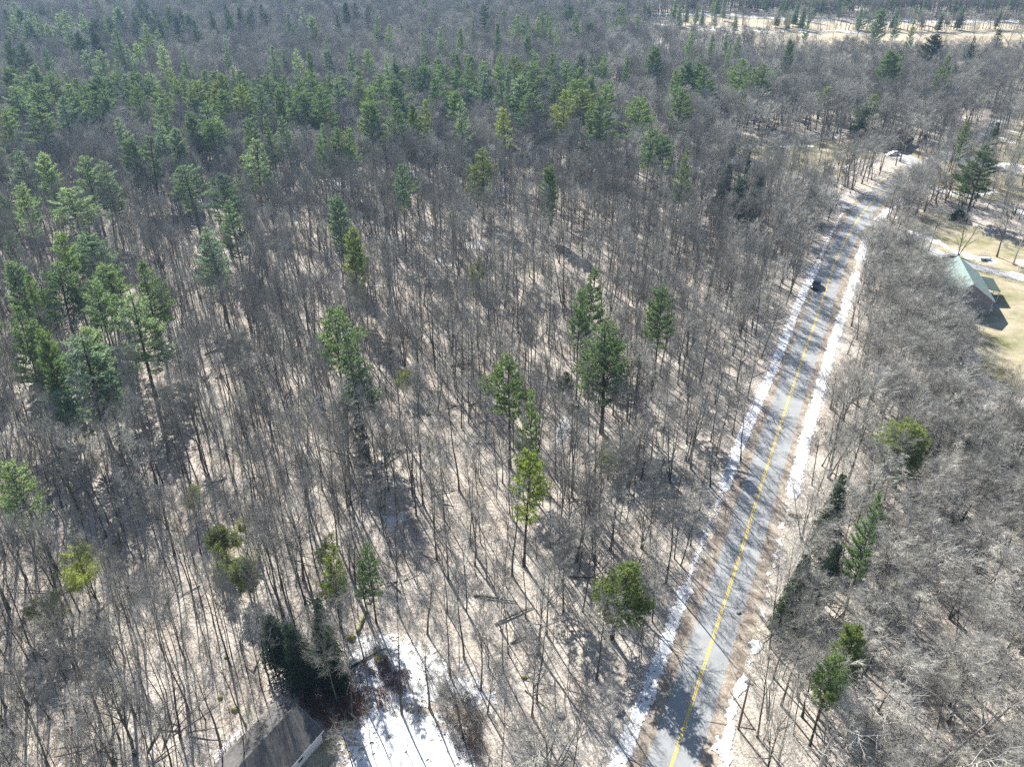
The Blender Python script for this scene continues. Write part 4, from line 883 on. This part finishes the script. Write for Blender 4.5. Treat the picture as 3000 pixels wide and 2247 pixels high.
# ------------------------------------------------------------ small things
q = at(2599, 533); e = empty('mailbox', (q.x, q.y, 0), R(50)); b = MB(); b.box(-.05, .05, -.05, .05, 0, 1.1); b.box(-.3, .35, -.04, .04, 1.02, 1.1); b.build('post', WOOD, e)
b = MB(); b.tube([(-.28, 0, 1.27), (.3, 0, 1.27)], [.15, .15], 12); b.box(-.28, .3, -.15, .15, 1.11, 1.27); b.build('box', PLAS, e); tag(e, 'black mailbox on a wooden post left of the far road', 'mailbox')
q = at(2884, 762); e = empty('utility_trailer', (q.x, q.y, 0), R(-12)); b = MB(); b.box(-1.5, 1.5, -.9, .9, .55, .65); b.build('bed', STEEL, e)
b = MB(); b.box(-1.42, 1.42, -.82, .82, .65, .85); tag(b.build('load', M['snow'], e, bevel=.08), 'settled white snow on the bed')
b = MB()
for x in (-1.5, 1.44): b.box(x, x+.06, -.9, .9, .95, 1.0); b.box(x, x+.06, -.9, -.84, .65, .95); b.box(x, x+.06, .84, .9, .65, .95)
b.box(-1.5, 1.5, -.9, -.85, .95, 1.0); b.box(-1.5, 1.5, .85, .9, .95, 1.0); b.build('side_rail', PLAS, e)
b = MB()
for k in range(7): b.box(-1.3+k*.42, -1.26+k*.42, .93, .96, .6, 2.1)
for z in (.6, 1.1, 1.6, 2.1): b.box(-1.3, 1.26, .93, .96, z, z+.04)
b.build('ramp_gate', STEEL, e)
for s in (-1, 1):
    b = MB(); b.cyl((0, s*.95, .33), (0, s*1.15, .33), .33, 16); b.build('wheel', TYRE, e)
b = MB(); b.box(1.5, 2.7, -.05, .05, .5, .58); b.build('drawbar', STEEL, e); tag(e, 'small flat trailer with snow on its bed and an upright mesh gate', 'trailer')
q = at(2147, 88); e = empty('hunting_blind', (q.x, q.y, 0), .2); b = MB(); b.box(-1.1, 1.1, -1.1, 1.1, 2.6, 4.6); b.box(-1.25, 1.25, -1.25, 1.25, 4.6, 4.75); b.build('cabin', simple('dark_brown_boards', (.05, .045, .04), .8, .2), e)
for x in (-1, 1):
    for y in (-1, 1):
        b = MB(); b.tube([(x*1.3, y*1.3, 0), (x*.95, y*.95, 2.6)], [.09, .08], 6); b.build('leg', WOOD, e)
tag(e, 'dark box hunting blind on four legs in the far field', 'hunting blind')
MOSS = simple('mossy_stone', (.24, .24, .07), .95, .1, .5, 2.0); RK = simple('grey_boulder', (.24, .23, .22), .95, .1, .3, 2)
def rock(px, py, s, mat, label, seed):
    q = at(px, py); r = random.Random(seed); b = MB(); nu, nv = 12, 8
    for j in range(nv+1):
        for i in range(nu):
            a = 2*math.pi*i/nu; f_ = math.pi*j/nv; d = Vector((math.sin(f_)*math.cos(a), math.sin(f_)*math.sin(a), math.cos(f_))); k = 1+.35*noise.noise(d*1.6+Vector((seed*3.1, 0, 0)))
            b.v.append((d.x*s*k, d.y*s*.8*k, max(-.05, d.z*s*.6*k+s*.15)))
    for j in range(nv):
        for i in range(nu): b.f.append((j*nu+i, (j+1)*nu+i, (j+1)*nu+(i+1) % nu, j*nu+(i+1) % nu)); b.m.append(0)
    o = b.build('boulder', mat, None, True); o.location = (q.x, q.y, 0); tag(o, label, 'boulder')
rock(645, 2045, .45, MOSS, 'small mossy yellow boulder above the grey garage, farther left of the two', 1); rock(688, 2080, .55, MOSS, 'mossy boulder nearer the grey garage roof', 2); rock(1255, 1215, .6, MOSS, 'yellow mossy boulder in the middle of the wood', 3)
rock(1030, 1870, .8, MOSS, 'large mossy boulder at the left rim of the snowy clearing', 4); rock(1535, 1985, .45, MOSS, 'small mossy boulder right of the snowy clearing', 5); rock(1810, 2085, .9, RK, 'grey boulder by the left snow bank near the bottom', 6)
rock(1120, 1935, 1.1, MOSS, 'wide mossy hummock in the upper part of the snowy clearing', 7); rock(1640, 2095, .7, RK, 'tan boulder between the snowy clearing and the road', 8); rock(664, 1926, .35, MOSS, 'tiny mossy boulder up the slope from the garage', 9); rock(2165, 1795, .4, RK, 'round pale stone beside the right hand snow strip', 10)
def log(x0, y0, x1, y1, rr, label, mat=None):
    a, b_ = at(x0, y0), at(x1, y1); r = random.Random(x0); n = 7; m = MB(); pts = [a.lerp(b_, k/n)+Vector((r.uniform(-.08, .08), r.uniform(-.08, .08), rr*.8+.15*math.sin(math.pi*k/n))) for k in range(n+1)]
    o = empty('fallen_log', a); m.tube([p-a for p in pts], [rr*(1.1-.7*k/n) for k in range(n+1)], 8); m.build('trunk', mat or M['bark'], o, True)
    c = MB(); d = (b_-a).normalized()
    for k in range(5):
        q = pts[3+k % 4]-a; c.tube([q, q+(side(r, d, .8)*r.uniform(.6, 1.8))*Vector((1, 1, .5))], [rr*.3, .01], 4)
    c.build('branch', mat or M['bark'], o); tag(o, label, 'fallen log')
MO = simple('mossy_bark', (.22, .23, .06), .95, .1, .5, 3)
log(1390, 1745, 1510, 1765, .2, 'mossy fallen log crossing the leaf litter below the dark brush'); log(1450, 1830, 1560, 1780, .18, 'fallen log meeting the mossy one near the last snow scrap'); log(1495, 1885, 1545, 1865, .12, 'short fallen log low in the middle wood')
log(1320, 1075, 1390, 1065, .2, 'fallen log in the middle of the wood left of the round bare crown'); log(1000, 845, 1130, 843, .18, 'long fallen log lying level in the upper middle wood'); log(480, 1160, 560, 1120, .2, 'fallen log in the dark left wood'); log(1395, 1300, 1440, 1300, .15, 'small log below the green pine pair')
log(600, 1040, 690, 1010, .2, 'fallen log below the left pines'); log(1048, 1855, 1075, 1790, .25, 'moss covered log leaning beside the dark hemlock clump', MO); log(1020, 1960, 1130, 1900, .18, 'bare fallen branch across the upper snowy clearing'); log(2310, 1508, 2350, 1516, .2, 'pale log lying right of the road')
log(1260, 1280, 1270, 1330, .18, 'yellow mossy log in the left middle of the wood', MO); log(1665, 1690, 1780, 1700, .16, 'fallen log left of the bright roadside pine')

# ------------------------------------------------------------ haze
hz = MB(); hz.box(-1600, 1600, -120, 2300, -1.0, 104); ho = hz.build('haze', None)
hm, ht_, hout = nodes('thin_blue_haze'); pv = ht_.nodes.new('ShaderNodeVolumePrincipled'); pv.inputs['Density'].default_value = HAZE
pv.inputs['Color'].default_value = (.42, .66, 1, 1); pv.inputs['Anisotropy'].default_value = .35; ht_.links.new(pv.outputs[0], hout.inputs['Volume'])
ho.data.materials.clear(); ho.data.materials.append(hm); tag(ho, 'thin blue haze over the far woods', 'haze', kind='stuff')
